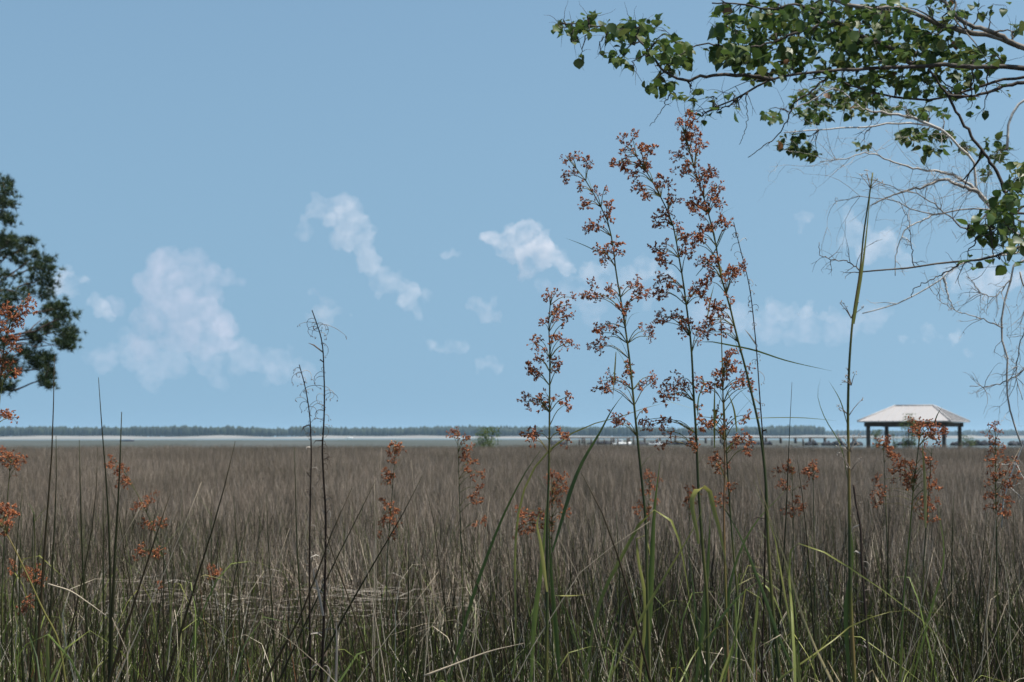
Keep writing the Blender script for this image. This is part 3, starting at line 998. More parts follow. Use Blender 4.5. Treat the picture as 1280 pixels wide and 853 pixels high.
def dead_stalk(label, d, px, curls, r0=0.0078, r1=0.0014, tint=0.95, shreds=22):
    pts = [P(x, y, d) for x, y in px]
    foot = Vector((pts[0].x, d, 0))
    root = empty('dead_stalk', foot)
    tag(root, label, 'dead stalk', 'dead sedge stalks')
    path = spline([foot] + pts, 160)
    mb = MB()
    mb.tube(path, [r0 + (r1 - r0) * (i / 159) ** 0.9 for i in range(160)], 6, tint)
    mb.build('stem', M['dead'], root)
    for (y0, y1, n, L) in curls:
        for k in range(n):
            zy = U(y0, y1)
            i = min(range(160), key=lambda q: abs(path[q].z - P(640, zy, d).z))
            p = path[i].copy()
            a = random.choice((math.pi, 0.0)) + U(-0.5, 0.5)
            th = U(-0.3, 1.1)
            q = [p.copy()]
            ln = L * U(0.2, 1.2) * U(0.4, 1.1)
            curl = U(0.1, 0.75)
            for s in range(7):
                p = p + Vector((math.cos(a) * math.cos(th), math.sin(a) * math.cos(th) * 0.6, math.sin(th))) * ln / 7
                th -= curl * U(0.5, 1.5)
                a += U(-0.3, 0.3)
                q.append(p.copy())
            b = MB()
            b.tube(q, [0.0007] * 5 + [0.0006, 0.0005, 0.0004], 3, U(0.0, 0.85))
            for s in range(2):
                b.spindle(q[-1] + rvec(0.002), Vector((0, 0, -1)) + rvec(0.5), 0.007, 0.0012, U(0.2, 0.6))
            b.build('curled_bract', M['dead'], root)
    for k in range(shreds):
        i = random.randint(40, 150)
        p = path[i]
        sg = random.choice((-1, 1))
        ln = U(0.015, 0.045)
        e = p + Vector((sg * ln * U(0.3, 0.9), U(-.01, .01), U(-0.6, 0.9) * ln))
        b = MB()
        b.ribbon([p, p.lerp(e, 0.5) + Vector((sg * 0.004, -0.004, 0.006)), e], [U(0.002, 0.005), U(0.002, 0.0045), 0.0008], Vector((0.5, U(-.5, .5), 0.7)), 0.5, U(0.0, 0.7))
        b.build('peeling_shred', M['dead'], root)
    return root


ds = dead_stalk('tall black dead stalk with curling dried bracts above the marsh', 3.6,
                [(402, 853), (406, 740), (407, 680), (407, 640), (404, 590), (403, 560), (405, 524), (405, 470), (401, 421), (395, 402), (390, 388)],
                [(395, 430, 12, 0.09), (455, 500, 8, 0.10), (500, 540, 8, 0.10), (545, 700, 20, 0.055), (690, 850, 12, 0.06)])
for lf in ([(404, 770), (396, 730), (392, 712), (402, 706), (406, 705)], [(410, 853), (412, 840), (407, 832), (404, 833)], [(420, 853), (421, 800), (420, 770)]):
    blade_part(ds, lf, 3.57, 0.006, 0.2, name='dry_sheath', mat='dead', n=10, base=1.0)
dead_stalk('shorter black dead stalk leaning beside the taller one', 3.75,
           [(388, 853), (387, 700), (388, 620), (389, 560), (387, 519), (381, 482), (374, 456)],
           [(460, 490, 10, 0.05), (500, 545, 9, 0.05), (560, 700, 14, 0.045)], r0=0.0062, tint=0.85)
dead_stalk('broken dark brown stalk beside the bare green stalk', 3.4,
           [(1086, 853), (1082, 770), (1077, 700), (1075, 655), (1070, 630), (1067, 606)], [(620, 800, 8, 0.03)], r0=0.0046, r1=0.0026, tint=0.75)
dead_stalk('thin dark dead stalk leaning against the tallest sawgrass', 3.62,
           [(952, 853), (956, 700), (956, 590), (950, 500), (944, 420), (936, 355), (925, 310), (917, 278)],
           [(285, 340, 9, 0.035), (345, 420, 10, 0.05), (430, 520, 6, 0.06)], r0=0.004, r1=0.001, tint=0.85)


# ---------------------------------------------------------------- single rush stems and dry straws standing out of the marsh
def rush(px, d, r=0.0026, tint=0.8, kind='rush'):
    pts = [P(x, y, d) for x, y in px]
    dirn = pts[0] - pts[1]
    if dirn.z < -0.5 * abs(dirn.x):          # carry the stem down to the mud
        k = pts[0].z / -dirn.z
        foot = pts[0] + dirn * k
        foot.x = pts[0].x + max(-0.45, min(0.45, foot.x - pts[0].x))
        foot.z = -0.01
        pts = [foot] + pts
    path = spline(pts, 16)
    mb = MB()
    mb.tube(path, [r * (1.7 if kind == 'rush' else 1.0) * (1 - (i / 15) ** 2 * 0.85) for i in range(16)], 5, tint)
    slant = abs(px[-1][0] - px[0][0]) > 0.28 * abs(px[-1][1] - px[0][1])
    if kind == 'rush':
        o = mb.build('rush_stem', M['rush'], loc=path[0])
        if px[-1][1] < 540:
            return tag(o, 'dark upright rush stem tall enough to stand against the sky', 'rush', 'rush stems standing against the sky')
        if slant:
            return tag(o, 'dark rush stem slanting across the upright rushes', 'rush', 'slanting dark rush stems')
        return tag(o, 'dark upright rush stem ending below the line of the bay', 'rush', 'upright rush stems in the marsh')
    o = mb.build('dry_straw', M['rush'], loc=path[0])
    if len(pts) == len(px):
        return tag(o, 'pale fallen straw lying flat across the rush tips', 'straw', 'fallen pale straws')
    if slant:
        return tag(o, 'pale bleached straw leaning across the rushes', 'straw', 'leaning pale straws')
    return tag(o, 'pale bleached straw standing upright in the rushes', 'straw', 'upright pale straws')


for px, d, r, t in [
    ([(48, 800), (55, 690), (65, 560), (68, 445)], 3.6, 0.0032, 0.5), ([(62, 800), (66, 690), (70, 620), (70, 545)], 3.8, 0.0032, 0.7),
    ([(136, 853), (138, 740), (134, 620), (127, 530), (123, 472)], 3.6, 0.0032, 0.7), ([(138, 853), (142, 720), (149, 600), (152, 515)], 3.4, 0.0042, 0.7),
    ([(110, 800), (104, 720), (101, 640), (99, 550)], 3.7, 0.003, 0.75), ([(95, 760), (108, 700), (118, 640), (122, 560)], 3.9, 0.0025, 0.6),
    ([(130, 800), (129, 700), (129, 610)], 3.8, 0.0028, 0.75), ([(235, 760), (252, 705), (275, 630), (294, 552)], 3.6, 0.0034, 0.55),
    ([(140, 840), (172, 740), (195, 670), (213, 617)], 3.3, 0.004, 0.5), ([(300, 800), (297, 700), (292, 620)], 4.2, 0.0026, 0.75),
    ([(380, 800), (372, 700), (369, 600), (368, 560)], 4.3, 0.0028, 0.8), ([(340, 760), (336, 690), (333, 618)], 4.2, 0.0025, 0.75),
    ([(372, 800), (420, 700), (450, 640), (470, 600)], 4.0, 0.0028, 0.6), ([(470, 853), (440, 760), (415, 690), (400, 640)], 3.6, 0.003, 0.5),
    ([(430, 770), (470, 700), (505, 640), (528, 595)], 3.9, 0.0032, 0.6), ([(510, 790), (511, 720), (511, 660)], 4.0, 0.003, 0.75),
    ([(560, 780), (548, 700), (540, 640), (532, 610)], 4.4, 0.0026, 0.6), ([(330, 853), (385, 750), (405, 690), (440, 610)], 3.4, 0.0034, 0.5),
    ([(640, 853), (620, 780), (590, 720), (565, 670)], 3.6, 0.0028, 0.5), ([(800, 800), (780, 720), (752, 640), (727, 592)], 3.5, 0.0036, 0.45),
    ([(975, 760), (982, 660), (986, 560), (990, 478)], 4.2, 0.0024, 0.7), ([(1015, 760), (1010, 690), (1003, 620), (996, 570)], 4.4, 0.0026, 0.6),
    ([(1200, 853), (1190, 780), (1176, 720), (1166, 690)], 3.5, 0.003, 0.55), ([(770, 853), (775, 740), (770, 640)], 4.2, 0.0026, 0.8),
    ([(860, 853), (846, 740), (850, 660)], 4.0, 0.0026, 0.85), ([(1108, 800), (1110, 700), (1112, 600)], 4.6, 0.0026, 0.6),
    ([(1188, 800), (1190, 700), (1192, 620)], 4.7, 0.0026, 0.8), ([(1222, 820), (1226, 720), (1234, 640)], 4.4, 0.0026, 0.7),
    ([(30, 853), (24, 760), (27, 640)], 3.5, 0.0032, 0.75), ([(15, 853), (16, 740), (28, 610)], 3.9, 0.0026, 0.75),
    ([(262, 853), (240, 740), (222, 700)], 3.4, 0.003, 0.75), ([(205, 853), (204, 760), (205, 660)], 3.7, 0.003, 0.6),
    ([(180, 790), (160, 720), (150, 650), (136, 600)], 4.2, 0.0024, 0.6), ([(280, 853), (290, 740), (312, 640)], 4.2, 0.0024, 0.75)]:
    rush(px, d, r, t)
for px, d, r in [
    ([(168, 800), (200, 728), (225, 670), (252, 602)], 3.6, 0.0026), ([(110, 760), (150, 680), (178, 630)], 4.0, 0.0022), ([(168, 720), (172, 670), (181, 616)], 4.2, 0.002),
    ([(470, 720), (472, 640), (477, 560)], 4.2, 0.0022), ([(524, 690), (518, 620), (514, 575)], 4.3, 0.0022), ([(468, 720), (469, 680), (468, 600)], 4.4, 0.002),
    ([(530, 853), (535, 790), (540, 740), (545, 702)], 3.3, 0.0026), ([(462, 730), (457, 700), (450, 675)], 3.8, 0.0028), ([(445, 853), (490, 790), (530, 740), (548, 715)], 3.6, 0.0024),
    ([(530, 845), (570, 830), (610, 815), (655, 804)], 3.2, 0.0022), ([(420, 853), (380, 815), (340, 785), (325, 775)], 3.3, 0.0024), ([(590, 853), (598, 760), (605, 690), (612, 620)], 4.0, 0.0022),
    ([(740, 780), (722, 720), (712, 690), (698, 672)], 3.6, 0.002), ([(690, 770), (740, 700), (790, 668), (812, 652)], 3.6, 0.0022), ([(735, 853), (758, 780), (768, 730)], 3.5, 0.002),
    ([(1088, 720), (1082, 690), (1075, 660), (1066, 640)], 3.5, 0.003), ([(1150, 760), (1160, 720), (1168, 685)], 3.7, 0.0022), ([(1215, 853), (1245, 790), (1260, 750)], 3.4, 0.0024),
    ([(1240, 853), (1260, 810), (1278, 780)], 3.4, 0.0022), ([(1138, 815), (1170, 765), (1190, 740)], 3.5, 0.0022), ([(60, 730), (90, 740), (108, 752), (140, 775)], 3.6, 0.002),
    ([(160, 853), (160, 820), (145, 780), (140, 772)], 3.2, 0.003), ([(340, 720), (352, 690), (362, 660)], 3.9, 0.0022), ([(300, 760), (318, 730), (330, 714)], 3.6, 0.0024),
    ([(580, 720), (586, 680), (600, 640)], 4.5, 0.0018), ([(920, 800), (890, 740), (870, 720), (858, 690)], 3.7, 0.002), ([(1240, 700), (1246, 640), (1255, 600), (1275, 560)], 4.6, 0.0022)]:
    rush(px, d, r, U(0.0, 0.2), 'straw')


# loose arching leaves belonging to leafy sawgrass tufts without heads
def leaf_tuft(label, base, d, leaves):
    foot = Vector((P(base, 853, d).x, d, 0))
    root = empty('sawgrass_tuft', foot)
    tag(root, label, 'sedge')
    for (px, w, t) in leaves:
        p0 = P(px[0][0], px[0][1], d)
        path = spline([foot + Vector((U(-0.03, 0.03), U(-0.03, 0.03), 0))] + [P(x, y, d + U(-0.06, 0.06)) for x, y in px], 22)
        ws = [w * 0.8 * max(0.05, (1 - max(0, (i / 21 - 0.4) / 0.6) ** 1.6)) for i in range(22)]
        mb = MB()
        mb.ribbon(path, ws, Vector((1, U(-0.5, 0.5), 0.1)), 0.35, t)
        mb.build('leaf', M['leaf_blade'], root)


leaf_tuft('leafy sawgrass tuft whose long yellow-green leaf arches far over and down', 1000, 3.3,
          [([(990, 760), (986, 700), (993, 683), (1001, 680), (1029, 690), (1081, 723), (1132, 758), (1191, 815), (1217, 853)], 0.009, 0.45),
           ([(1000, 853), (980, 740), (965, 660), (942, 600)], 0.013, 0.35), ([(1040, 853), (1010, 790), (985, 710), (960, 640), (943, 580)], 0.010, 0.1),
           ([(985, 840), (1030, 810), (1060, 785), (1095, 770), (1130, 763), (1170, 766), (1212, 780)], 0.007, 0.35),
           ([(1000, 853), (996, 780), (990, 730)], 0.012, 0.65), ([(1020, 853), (1012, 800), (1005, 760)], 0.012, 0.5)])
leaf_tuft('green sawgrass tuft with broad upright leaves below the tall heads', 885, 3.4,
          [([(850, 853), (880, 800), (905, 780), (960, 775)], 0.009, 0.45), ([(880, 853), (870, 770), (862, 700), (850, 640)], 0.012, 0.95), ([(900, 853), (925, 780), (935, 735), (945, 740), (960, 780)], 0.012, 0.4),
           ([(905, 853), (920, 790), (925, 740)], 0.013, 0.6), ([(860, 853), (850, 790), (858, 760), (880, 745)], 0.009, 0.7)])
leaf_tuft('small green sawgrass tuft with one thin arched leaf beside the tall heads', 740, 3.3,
          [([(690, 853), (705, 820), (730, 810), (755, 808), (790, 826), (812, 853)], 0.007, 0.42), ([(735, 853), (720, 800), (704, 755), (690, 735)], 0.010, 0.7), ([(760, 853), (780, 780), (800, 740)], 0.010, 0.75),
           ([(715, 853), (708, 800), (705, 770)], 0.012, 0.1)])
leaf_tuft('green and dead leaf tuft at the foot of the bare stalk', 1105, 3.25,
          [([(1130, 853), (1140, 830), (1155, 845), (1165, 853)], 0.008, 0.5), ([(1050, 853), (1040, 838), (1032, 822), (1036, 845)], 0.012, 0.02), ([(1098, 853), (1094, 845), (1088, 838), (1080, 846)], 0.014, 0.0),
           ([(1110, 853), (1086, 810), (1082, 770)], 0.010, 0.45), ([(1135, 853), (1150, 800), (1166, 760), (1190, 765)], 0.007, 0.5), ([(1125, 853), (1128, 780), (1133, 700), (1140, 640)], 0.009, 0.65)])
leaf_tuft('low green leaf tuft under the rush stems near the pine side', 60, 3.2,
          [([(50, 853), (40, 800), (24, 770), (8, 755)], 0.010, 0.95), ([(70, 853), (84, 810), (100, 790)], 0.009, 0.4), ([(20, 853), (24, 800), (25, 770)], 0.012, 0.8), ([(85, 853), (80, 800), (72, 760)], 0.009, 0.45)])

# ---------------------------------------------------------------- broadleaf tree overhanging from the right
def leaf_outline():
    """rounded, pointed leaf, slightly cupped; tip along -Z, unit length"""
    w = [(0.0, 0.02), (-0.12, 0.30), (-0.35, 0.43), (-0.62, 0.34), (-0.85, 0.13), (-1.0, 0.0)]
    v, f = [], []
    for z, h in w:
        c = 0.10 * math.sin(-z * math.pi)
        v += [(-h, 0.16 * h + c, z), (0, c, z), (h, 0.16 * h + c, z)]
    for i in range(len(w) - 1):
        for k in range(2):
            a = i * 3 + k
            f.append((a, a + 1, a + 4, a + 3))
    # stalk
    b = len(v)
    v += [(-0.012, 0, 0.0), (0.012, 0, 0.0), (0.01, 0, 0.35), (-0.01, 0, 0.35)]
    f.append((b, b + 1, b + 2, b + 3))
    return [Vector(p) for p in v], f


LV, LF = leaf_outline()


def leaf_mesh(tint, seed):
    mb = MB()
    r = random.Random(seed)
    bend = r.uniform(-0.25, 0.35)
    wv = r.uniform(0.85, 1.15)
    mb.v = [Vector((p.x * wv, p.y + bend * p.z * p.z, p.z)) for p in LV]
    mb.f = list(LF)
    mb.t = [tint] * len(LV)
    return mb.mesh('leaf', M['tree_leaf'])


LEAF_MESHES = [leaf_mesh(t, i) for i, t in enumerate((0.3, 0.4, 0.5, 0.6, 0.7, 0.8, 0.95))]


def leaf_rot():
    return (Matrix.Rotation(U(0, 6.28), 3, 'Z') @ Matrix.Rotation(random.gauss(0.7, 0.75), 3, 'X') @ Matrix.Rotation(U(-1.0, 1.0), 3, 'Y')).to_euler()


def rough_path(pts, n, amp):
    q = spline(pts, n)
    for i in range(1, n - 1):
        q[i] = q[i] + rvec(amp)
    return q


def add_twigs(mb, path, n, L, r, tint, depth=1, droop=0.0, bias=None):
    for k in range(n):
        i = random.randint(1, len(path) - 1)
        p = path[i].copy()
        tg = (path[i] - path[i - 1]).normalized()
        d = (tg * U(0.3, 1.0) + rvec(0.6) + (bias or Vector((0, 0, 0)))).normalized()
        ln = L * U(0.4, 1.2)
        q = [p.copy()]
        m = 5
        for s in range(m):
            d = (d + rvec(0.22) + Vector((0, 0, -droop))).normalized()
            p = p + d * ln / m
            q.append(p.copy())
        mb.tube(q, [r * (1 - 0.7 * s / m) for s in range(m + 1)], 3, tint, cap=False)
        if depth > 0:
            add_twigs(mb, q, random.randint(1, 3), ln * 0.5, r * 0.6, tint, depth - 1, droop, bias)


random.seed(21)
TD = 6.6
tree = empty('broadleaf_tree', (3.75, 7.3, 0))
tag(tree, 'leafy broadleaf tree whose branches overhang the marsh', 'tree')
mb = MB()
tpath = rough_path([Vector((3.75, 7.3, -0.05)), Vector((3.7, 7.25, 1.2)), Vector((3.55, 7.15, 2.4)), Vector((3.55, 7.1, 3.4)), Vector((3.7, 7.2, 4.6)), Vector((3.9, 7.4, 6.0))], 22, 0.012)
mb.tube(tpath, [0.16 - 0.0055 * i for i in range(22)], 10, 0.4)
mb.build('trunk', M['bark'], tree)
JOIN = Vector((3.55, 7.1, 3.3))


def limb(pxs, d, r0, r1, tint=0.55, join=None, twigs=0, tl=0.3, mat='bark', droop=0.05, parent=None, dd=0.0, tr=None, lvl=1, amp=0.003):
    pts = [P(x, y, d + dd * i / max(1, len(pxs) - 1)) for i, (x, y) in enumerate(pxs)]
    if join is not None:
        pts = [join] + pts
    n = 10 + 3 * len(pts)
    path = rough_path(pts, n, amp)
    mb = MB()
    mb.tube(path, [0.82 * (r0 + (r1 - r0) * (i / (n - 1)) ** 0.8) * U(0.94, 1.06) for i in range(n)], 6 if r0 > 0.006 else 4, tint)
    if twigs:
        add_twigs(mb, path, twigs, tl, tr or max(0.002, r1 * 0.8), tint, lvl, droop)
    mb.build('branch', M[mat], parent or tree)
    return path


PATHS = []
PATHS.append(limb([(1310, 86), (1230, 84), (1145, 82), (1100, 86), (1040, 88), (1000, 93), (966, 99), (935, 115), (905, 130), (880, 142)], 6.5, 0.028, 0.004, join=JOIN, twigs=9, tl=0.28))
PATHS.append(limb([(966, 99), (928, 95), (874, 97), (860, 101), (835, 92), (812, 68), (790, 42), (760, 36), (725, 30), (700, 30)], 6.4, 0.012, 0.003, twigs=5, tl=0.10))
PATHS.append(limb([(1320, 68), (1275, 59), (1250, 47), (1189, 37), (1130, 12), (1085, 10), (1041, 0), (1000, -18)], 6.8, 0.026, 0.010, tint=0.25, join=JOIN, twigs=8, tl=0.3))
PATHS.append(limb([(1275, 59), (1240, 40), (1207, 30), (1179, 2), (1150, -20)], 6.7, 0.016, 0.008, tint=0.35, twigs=4))
PATHS.append(limb([(1320, 95), (1280, 97), (1240, 103), (1214, 112), (1163, 124), (1111, 120), (1067, 108), (1040, 98), (1010, 100)], 6.9, 0.016, 0.004, join=JOIN, twigs=8))
PATHS.append(limb([(1310, 100), (1262, 106), (1228, 118), (1195, 122)], 6.85, 0.014, 0.007, twigs=2))
PATHS.append(limb([(1139, 80), (1107, 56), (1078, 46), (1043, 26), (1022, 14), (994, 6), (960, 12), (925, 5), (890, 4)], 6.6, 0.013, 0.004, twigs=6, tl=0.15))
PATHS.append(limb([(1043, 26), (1000, 40), (960, 55), (915, 60), (880, 55), (850, 70), (835, 85)], 6.5, 0.009, 0.003, twigs=7, tl=0.15))
PATHS.append(limb([(1160, 86), (1181, 114), (1202, 152), (1221, 180), (1244, 210), (1253, 231), (1262, 262), (1270, 290)], 6.3, 0.006, 0.010, tint=0.7, twigs=3, tl=0.2))
PATHS.append(limb([(1033, 97), (1012, 115), (994, 129), (985, 148), (977, 163), (955, 183), (935, 197)], 6.5, 0.006, 0.002, tint=0.7, twigs=5, tl=0.12))
PATHS.append(limb([(933, 118), (934, 145), (930, 170), (924, 181)], 6.45, 0.003, 0.0015, tint=0.7))
PATHS.append(limb([(836, 120), (825, 142), (812, 158)], 6.4, 0.003, 0.0015, tint=0.7, twigs=2, tl=0.06))
PATHS.append(limb([(935, 115), (910, 133), (885, 140), (868, 150)], 6.4, 0.005, 0.002, tint=0.75, twigs=3, tl=0.1))
PATHS.append(limb([(1330, 300), (1280, 308), (1238, 322), (1203, 328), (1179, 329), (1144, 335), (1107, 338), (1078, 340)], 6.2, 0.016, 0.004, join=Vector((3.55, 7.1, 2.5)), twigs=6, tl=0.18, tint=0.5))
PATHS.append(limb([(1078, 340), (1057, 327), (1039, 324), (1025, 317), (1024, 303)], 6.2, 0.004, 0.0015, tint=0.4, twigs=7, tl=0.14))
PATHS.append(limb([(1330, 240), (1290, 250), (1265, 270), (1245, 290), (1225, 300), (1206, 285)], 6.1, 0.012, 0.003, join=Vector((3.55, 7.1, 2.9)), twigs=8, tl=0.2, tint=0.65))
PATHS.append(limb([(1203, 328), (1180, 342), (1160, 352), (1142, 362), (1140, 372)], 6.2, 0.004, 0.002, tint=0.6, twigs=3, tl=0.06))
PATHS.append(limb([(1143, 335), (1140, 310), (1136, 280), (1124, 252)], 6.25, 0.003, 0.0012, tint=0.7, twigs=4, tl=0.06))
# branches of the crown above and beside the frame
for (x, z, y, r0) in ((2.6, 5.2, 6.6, 0.03), (1.6, 4.6, 6.9, 0.022), (3.0, 6.2, 7.6, 0.03), (4.9, 5.2, 6.9, 0.035), (5.2, 4.0, 7.8, 0.035), (4.4, 6.6, 8.2, 0.03), (4.8, 3.3, 6.6, 0.03)):
    mb = MB()
    s0 = tpath[random.randint(13, 19)]
    e = Vector((x, y, z))
    pth = rough_path([s0, s0.lerp(e, 0.5) + Vector((0, 0, 0.15)), e], 14, 0.02)
    mb.tube(pth, [r0 * (1 - 0.8 * i / 13) for i in range(14)], 6, 0.5)
    add_twigs(mb, pth, 14, 0.5, 0.006, 0.5, 1, 0.05)
    mb.build('branch', M['bark'], tree)

ALLP = [p for q in PATHS for p in q]
# (x, y, rx, ry, count, leaf length, depth)
GR = [(706, 34, 13, 9, 11, .055, 6.4), (735, 30, 16, 12, 15, .06, 6.4), (716, 50, 8, 6, 3, .06, 6.4), (727, 72, 7, 6, 3, .06, 6.4), (750, 66, 6, 6, 2, .06, 6.4), (770, 40, 20, 14, 20, .06, 6.4), (795, 34, 18, 11, 17, .06, 6.4),
      (776, 72, 12, 12, 14, .06, 6.4), (790, 84, 6, 6, 3, .06, 6.4), (816, 30, 12, 8, 9, .06, 6.4), (838, 42, 10, 8, 7, .055, 6.4), (818, 60, 22, 13, 20, .065, 6.4), (850, 62, 18, 12, 15, .065, 6.4), (822, 106, 18, 12, 18, .06, 6.4),
      (845, 78, 22, 14, 22, .065, 6.4), (846, 122, 10, 6, 5, .06, 6.4), (866, 118, 12, 8, 8, .06, 6.4), (889, 122, 7, 8, 5, .06, 6.4), (912, 118, 6, 4, 2, .06, 6.4), (922, 134, 8, 8, 4, .065, 6.4), (897, 138, 4, 4, 2, .06, 6.4),
      (881, 146, 6, 4, 2, .06, 6.4), (862, 142, 10, 5, 4, .055, 6.4), (893, 38, 8, 8, 4, .08, 6.3), (905, 12, 14, 12, 10, .06, 6.5), (920, 38, 22, 18, 26, .06, 6.5), (950, 18, 22, 18, 24, .06, 6.6), (910, 66, 22, 14, 24, .065, 6.5), (940, 70, 26, 18, 32, .065, 6.5),
      (968, 44, 26, 28, 40, .06, 6.6), (1005, 30, 30, 28, 42, .06, 6.6), (1000, 68, 28, 18, 28, .06, 6.7), (1040, 40, 28, 26, 38, .062, 6.6), (1070, 60, 30, 22, 40, .06, 6.7), (1080, 28, 28, 20, 26, .062, 6.7), (1110, 66, 28, 16, 32, .062, 6.7), (1120, 30, 26, 18, 18, .062, 6.7),
      (1150, 58, 26, 16, 26, .062, 6.7), (1180, 62, 26, 16, 22, .062, 6.7), (1215, 68, 20, 10, 10, .07, 6.6), (1240, 70, 18, 9, 9, .075, 6.6), (1190, 12, 24, 12, 10, .06, 6.8), (1225, 12, 20, 10, 8, .06, 6.8), (1160, 15, 20, 14, 8, .07, 6.7), (1272, 35, 8, 12, 5, .07, 6.8), (1245, 5, 18, 6, 4, .07, 6.8), (955, 95, 20, 10, 10, .06, 6.6),
      (1100, 100, 44, 12, 26, .055, 6.9), (1150, 104, 34, 12, 22, .055, 6.9), (1210, 98, 26, 9, 12, .055, 6.9), (1250, 112, 20, 8, 6, .05, 6.9),
      (1240, 284, 24, 26, 24, .062, 6.1), (1258, 262, 20, 28, 30, .06, 6.1), (1270, 225, 14, 24, 22, .058, 6.2), (1215, 332, 8, 8, 3, .062, 6.1), (1258, 330, 8, 8, 3, .062, 6.1), (1274, 300, 12, 26, 14, .06, 6.1), (1225, 278, 10, 8, 4, .062, 6.1), (1210, 285, 8, 6, 2, .062, 6.1), (1240, 322, 10, 6, 3, .062, 6.1), (1213, 318, 4, 4, 1, .06, 6.1),
      (1060, 88, 40, 14, 22, .058, 6.8), (1130, 90, 40, 14, 24, .058, 6.8), (1195, 84, 36, 12, 20, .058, 6.8), (1100, 14, 40, 14, 22, .06, 6.7), (1040, 10, 30, 12, 16, .06, 6.7), (975, 10, 26, 12, 14, .06, 6.6), (1170, 40, 30, 12, 16, .06, 6.7), (1080, 118, 36, 10, 16, .052, 7.0), (1180, 118, 30, 9, 12, .052, 7.0), (985, 88, 24, 10, 12, .06, 6.7), (1212, 137, 8, 5, 3, .05, 6.6), (1232, 140, 6, 6, 2, .05, 6.6)]
SM = [(1040, 118, 32, 16, 34, .055, 8.6), (1005, 128, 22, 16, 22, .055, 8.6), (1075, 132, 32, 16, 34, .055, 8.6), (1020, 145, 24, 12, 18, .055, 8.6), (1130, 136, 28, 9, 14, .055, 8.6), (966, 148, 10, 8, 6, .06, 8.6), (958, 142, 6, 6, 4, .06, 8.6), (992, 178, 22, 12, 18, .062, 8.6), (1012, 190, 10, 8, 6, .062, 8.6), (1018, 196, 5, 4, 2, .06, 8.6),
      (1148, 168, 30, 10, 22, .062, 8.6), (1166, 188, 18, 8, 9, .065, 8.6), (1185, 170, 10, 8, 5, .062, 8.6), (1207, 184, 10, 9, 6, .062, 8.6), (1240, 184, 16, 10, 9, .06, 8.6), (1252, 195, 10, 10, 6, .06, 8.6), (1230, 215, 10, 8, 5, .055, 8.6), (1160, 140, 14, 8, 6, .055, 8.6), (1180, 140, 6, 6, 3, .055, 8.6), (1075, 180, 12, 8, 4, .055, 8.6)]
LEAVES = []
for (x, y, rx, ry, n, L, d) in GR:
    for k in range(int(n * ((2.7 if x > 880 else 1.9) if n > 8 else 1.15))):
        a, q = U(0, 6.28), math.sqrt(random.random())
        q *= U(0.8, 1.25)
        p = P(x + rx * q * math.cos(a), y + ry * q * math.sin(a), d + 0.12 + random.gauss(0, 0.25))
        LEAVES.append((p, L * U(0.42, 1.02)))
# each leaf group hangs on its own twig from the nearest branch
for (x, y, rx, ry, n, L, d) in GR:
    c = P(x, y, d)
    s0 = min(ALLP, key=lambda q: (q - c).length)
    e = P(x + U(-rx, rx) * 0.7, y + U(-ry, ry) * 0.5, d)
    mb = MB()
    pth = rough_path([s0, s0.lerp(c, 0.6) + Vector((0, 0, 0.02)), c, e], 10, 0.006)
    mb.tube(pth, [0.004 - 0.0003 * i for i in range(10)], 4, 0.65)
    add_twigs(mb, pth, 4, 0.12, 0.0016, 0.65, 0, 0.05)
    mb.build('twig', M['bark'], tree)
LEAVES.sort(key=lambda t: -t[1] / t[0].y)
to = tree.location
for p, L in LEAVES[:300]:
    o = bpy.data.objects.new('leaf', random.choice(LEAF_MESHES))
    COL.objects.link(o)
    o.parent = tree
    o.location = p - to
    o.rotation_euler = leaf_rot()
    o.scale = (L * 0.95, L, L)


def foliage_mesh(items):
    mb = MB()
    for p, L in items:
        Rm = leaf_rot().to_matrix()
        b = len(mb.v)
        wv = U(0.85, 1.15)
        mb.v += [p + Rm @ Vector((q.x * L * wv, q.y * L, q.z * L)) for q in LV]
        mb.f += [tuple(b + i for i in f) for f in LF]
        mb.t += [0.02 if random.random() < 0.005 else U(0.2, 0.95)] * len(LV)
    return mb


rest = LEAVES[300:]
for k in range(900):      # the crown outside the picture: above the limbs and round the trunk
    c = random.choice([(2.6, 6.6, 4.9, .8, .5, .5), (1.6, 6.9, 4.35, .9, .5, .25), (3.2, 7.4, 5.8, .9, .8, .6), (4.6, 6.9, 4.6, .8, .9, .8), (4.8, 7.8, 3.7, .7, .7, .7), (4.4, 8.2, 6.2, .9, .8, .6), (4.4, 6.7, 3.0, .5, .5, .4)])
    rest.append((Vector((random.gauss(c[0], c[3] * .6), random.gauss(c[1], c[4] * .6), random.gauss(c[2], c[5] * .6))), .065 * U(.7, 1.15)))
tag(foliage_mesh(rest).build('foliage', M['foliage'], tree), kind='stuff')

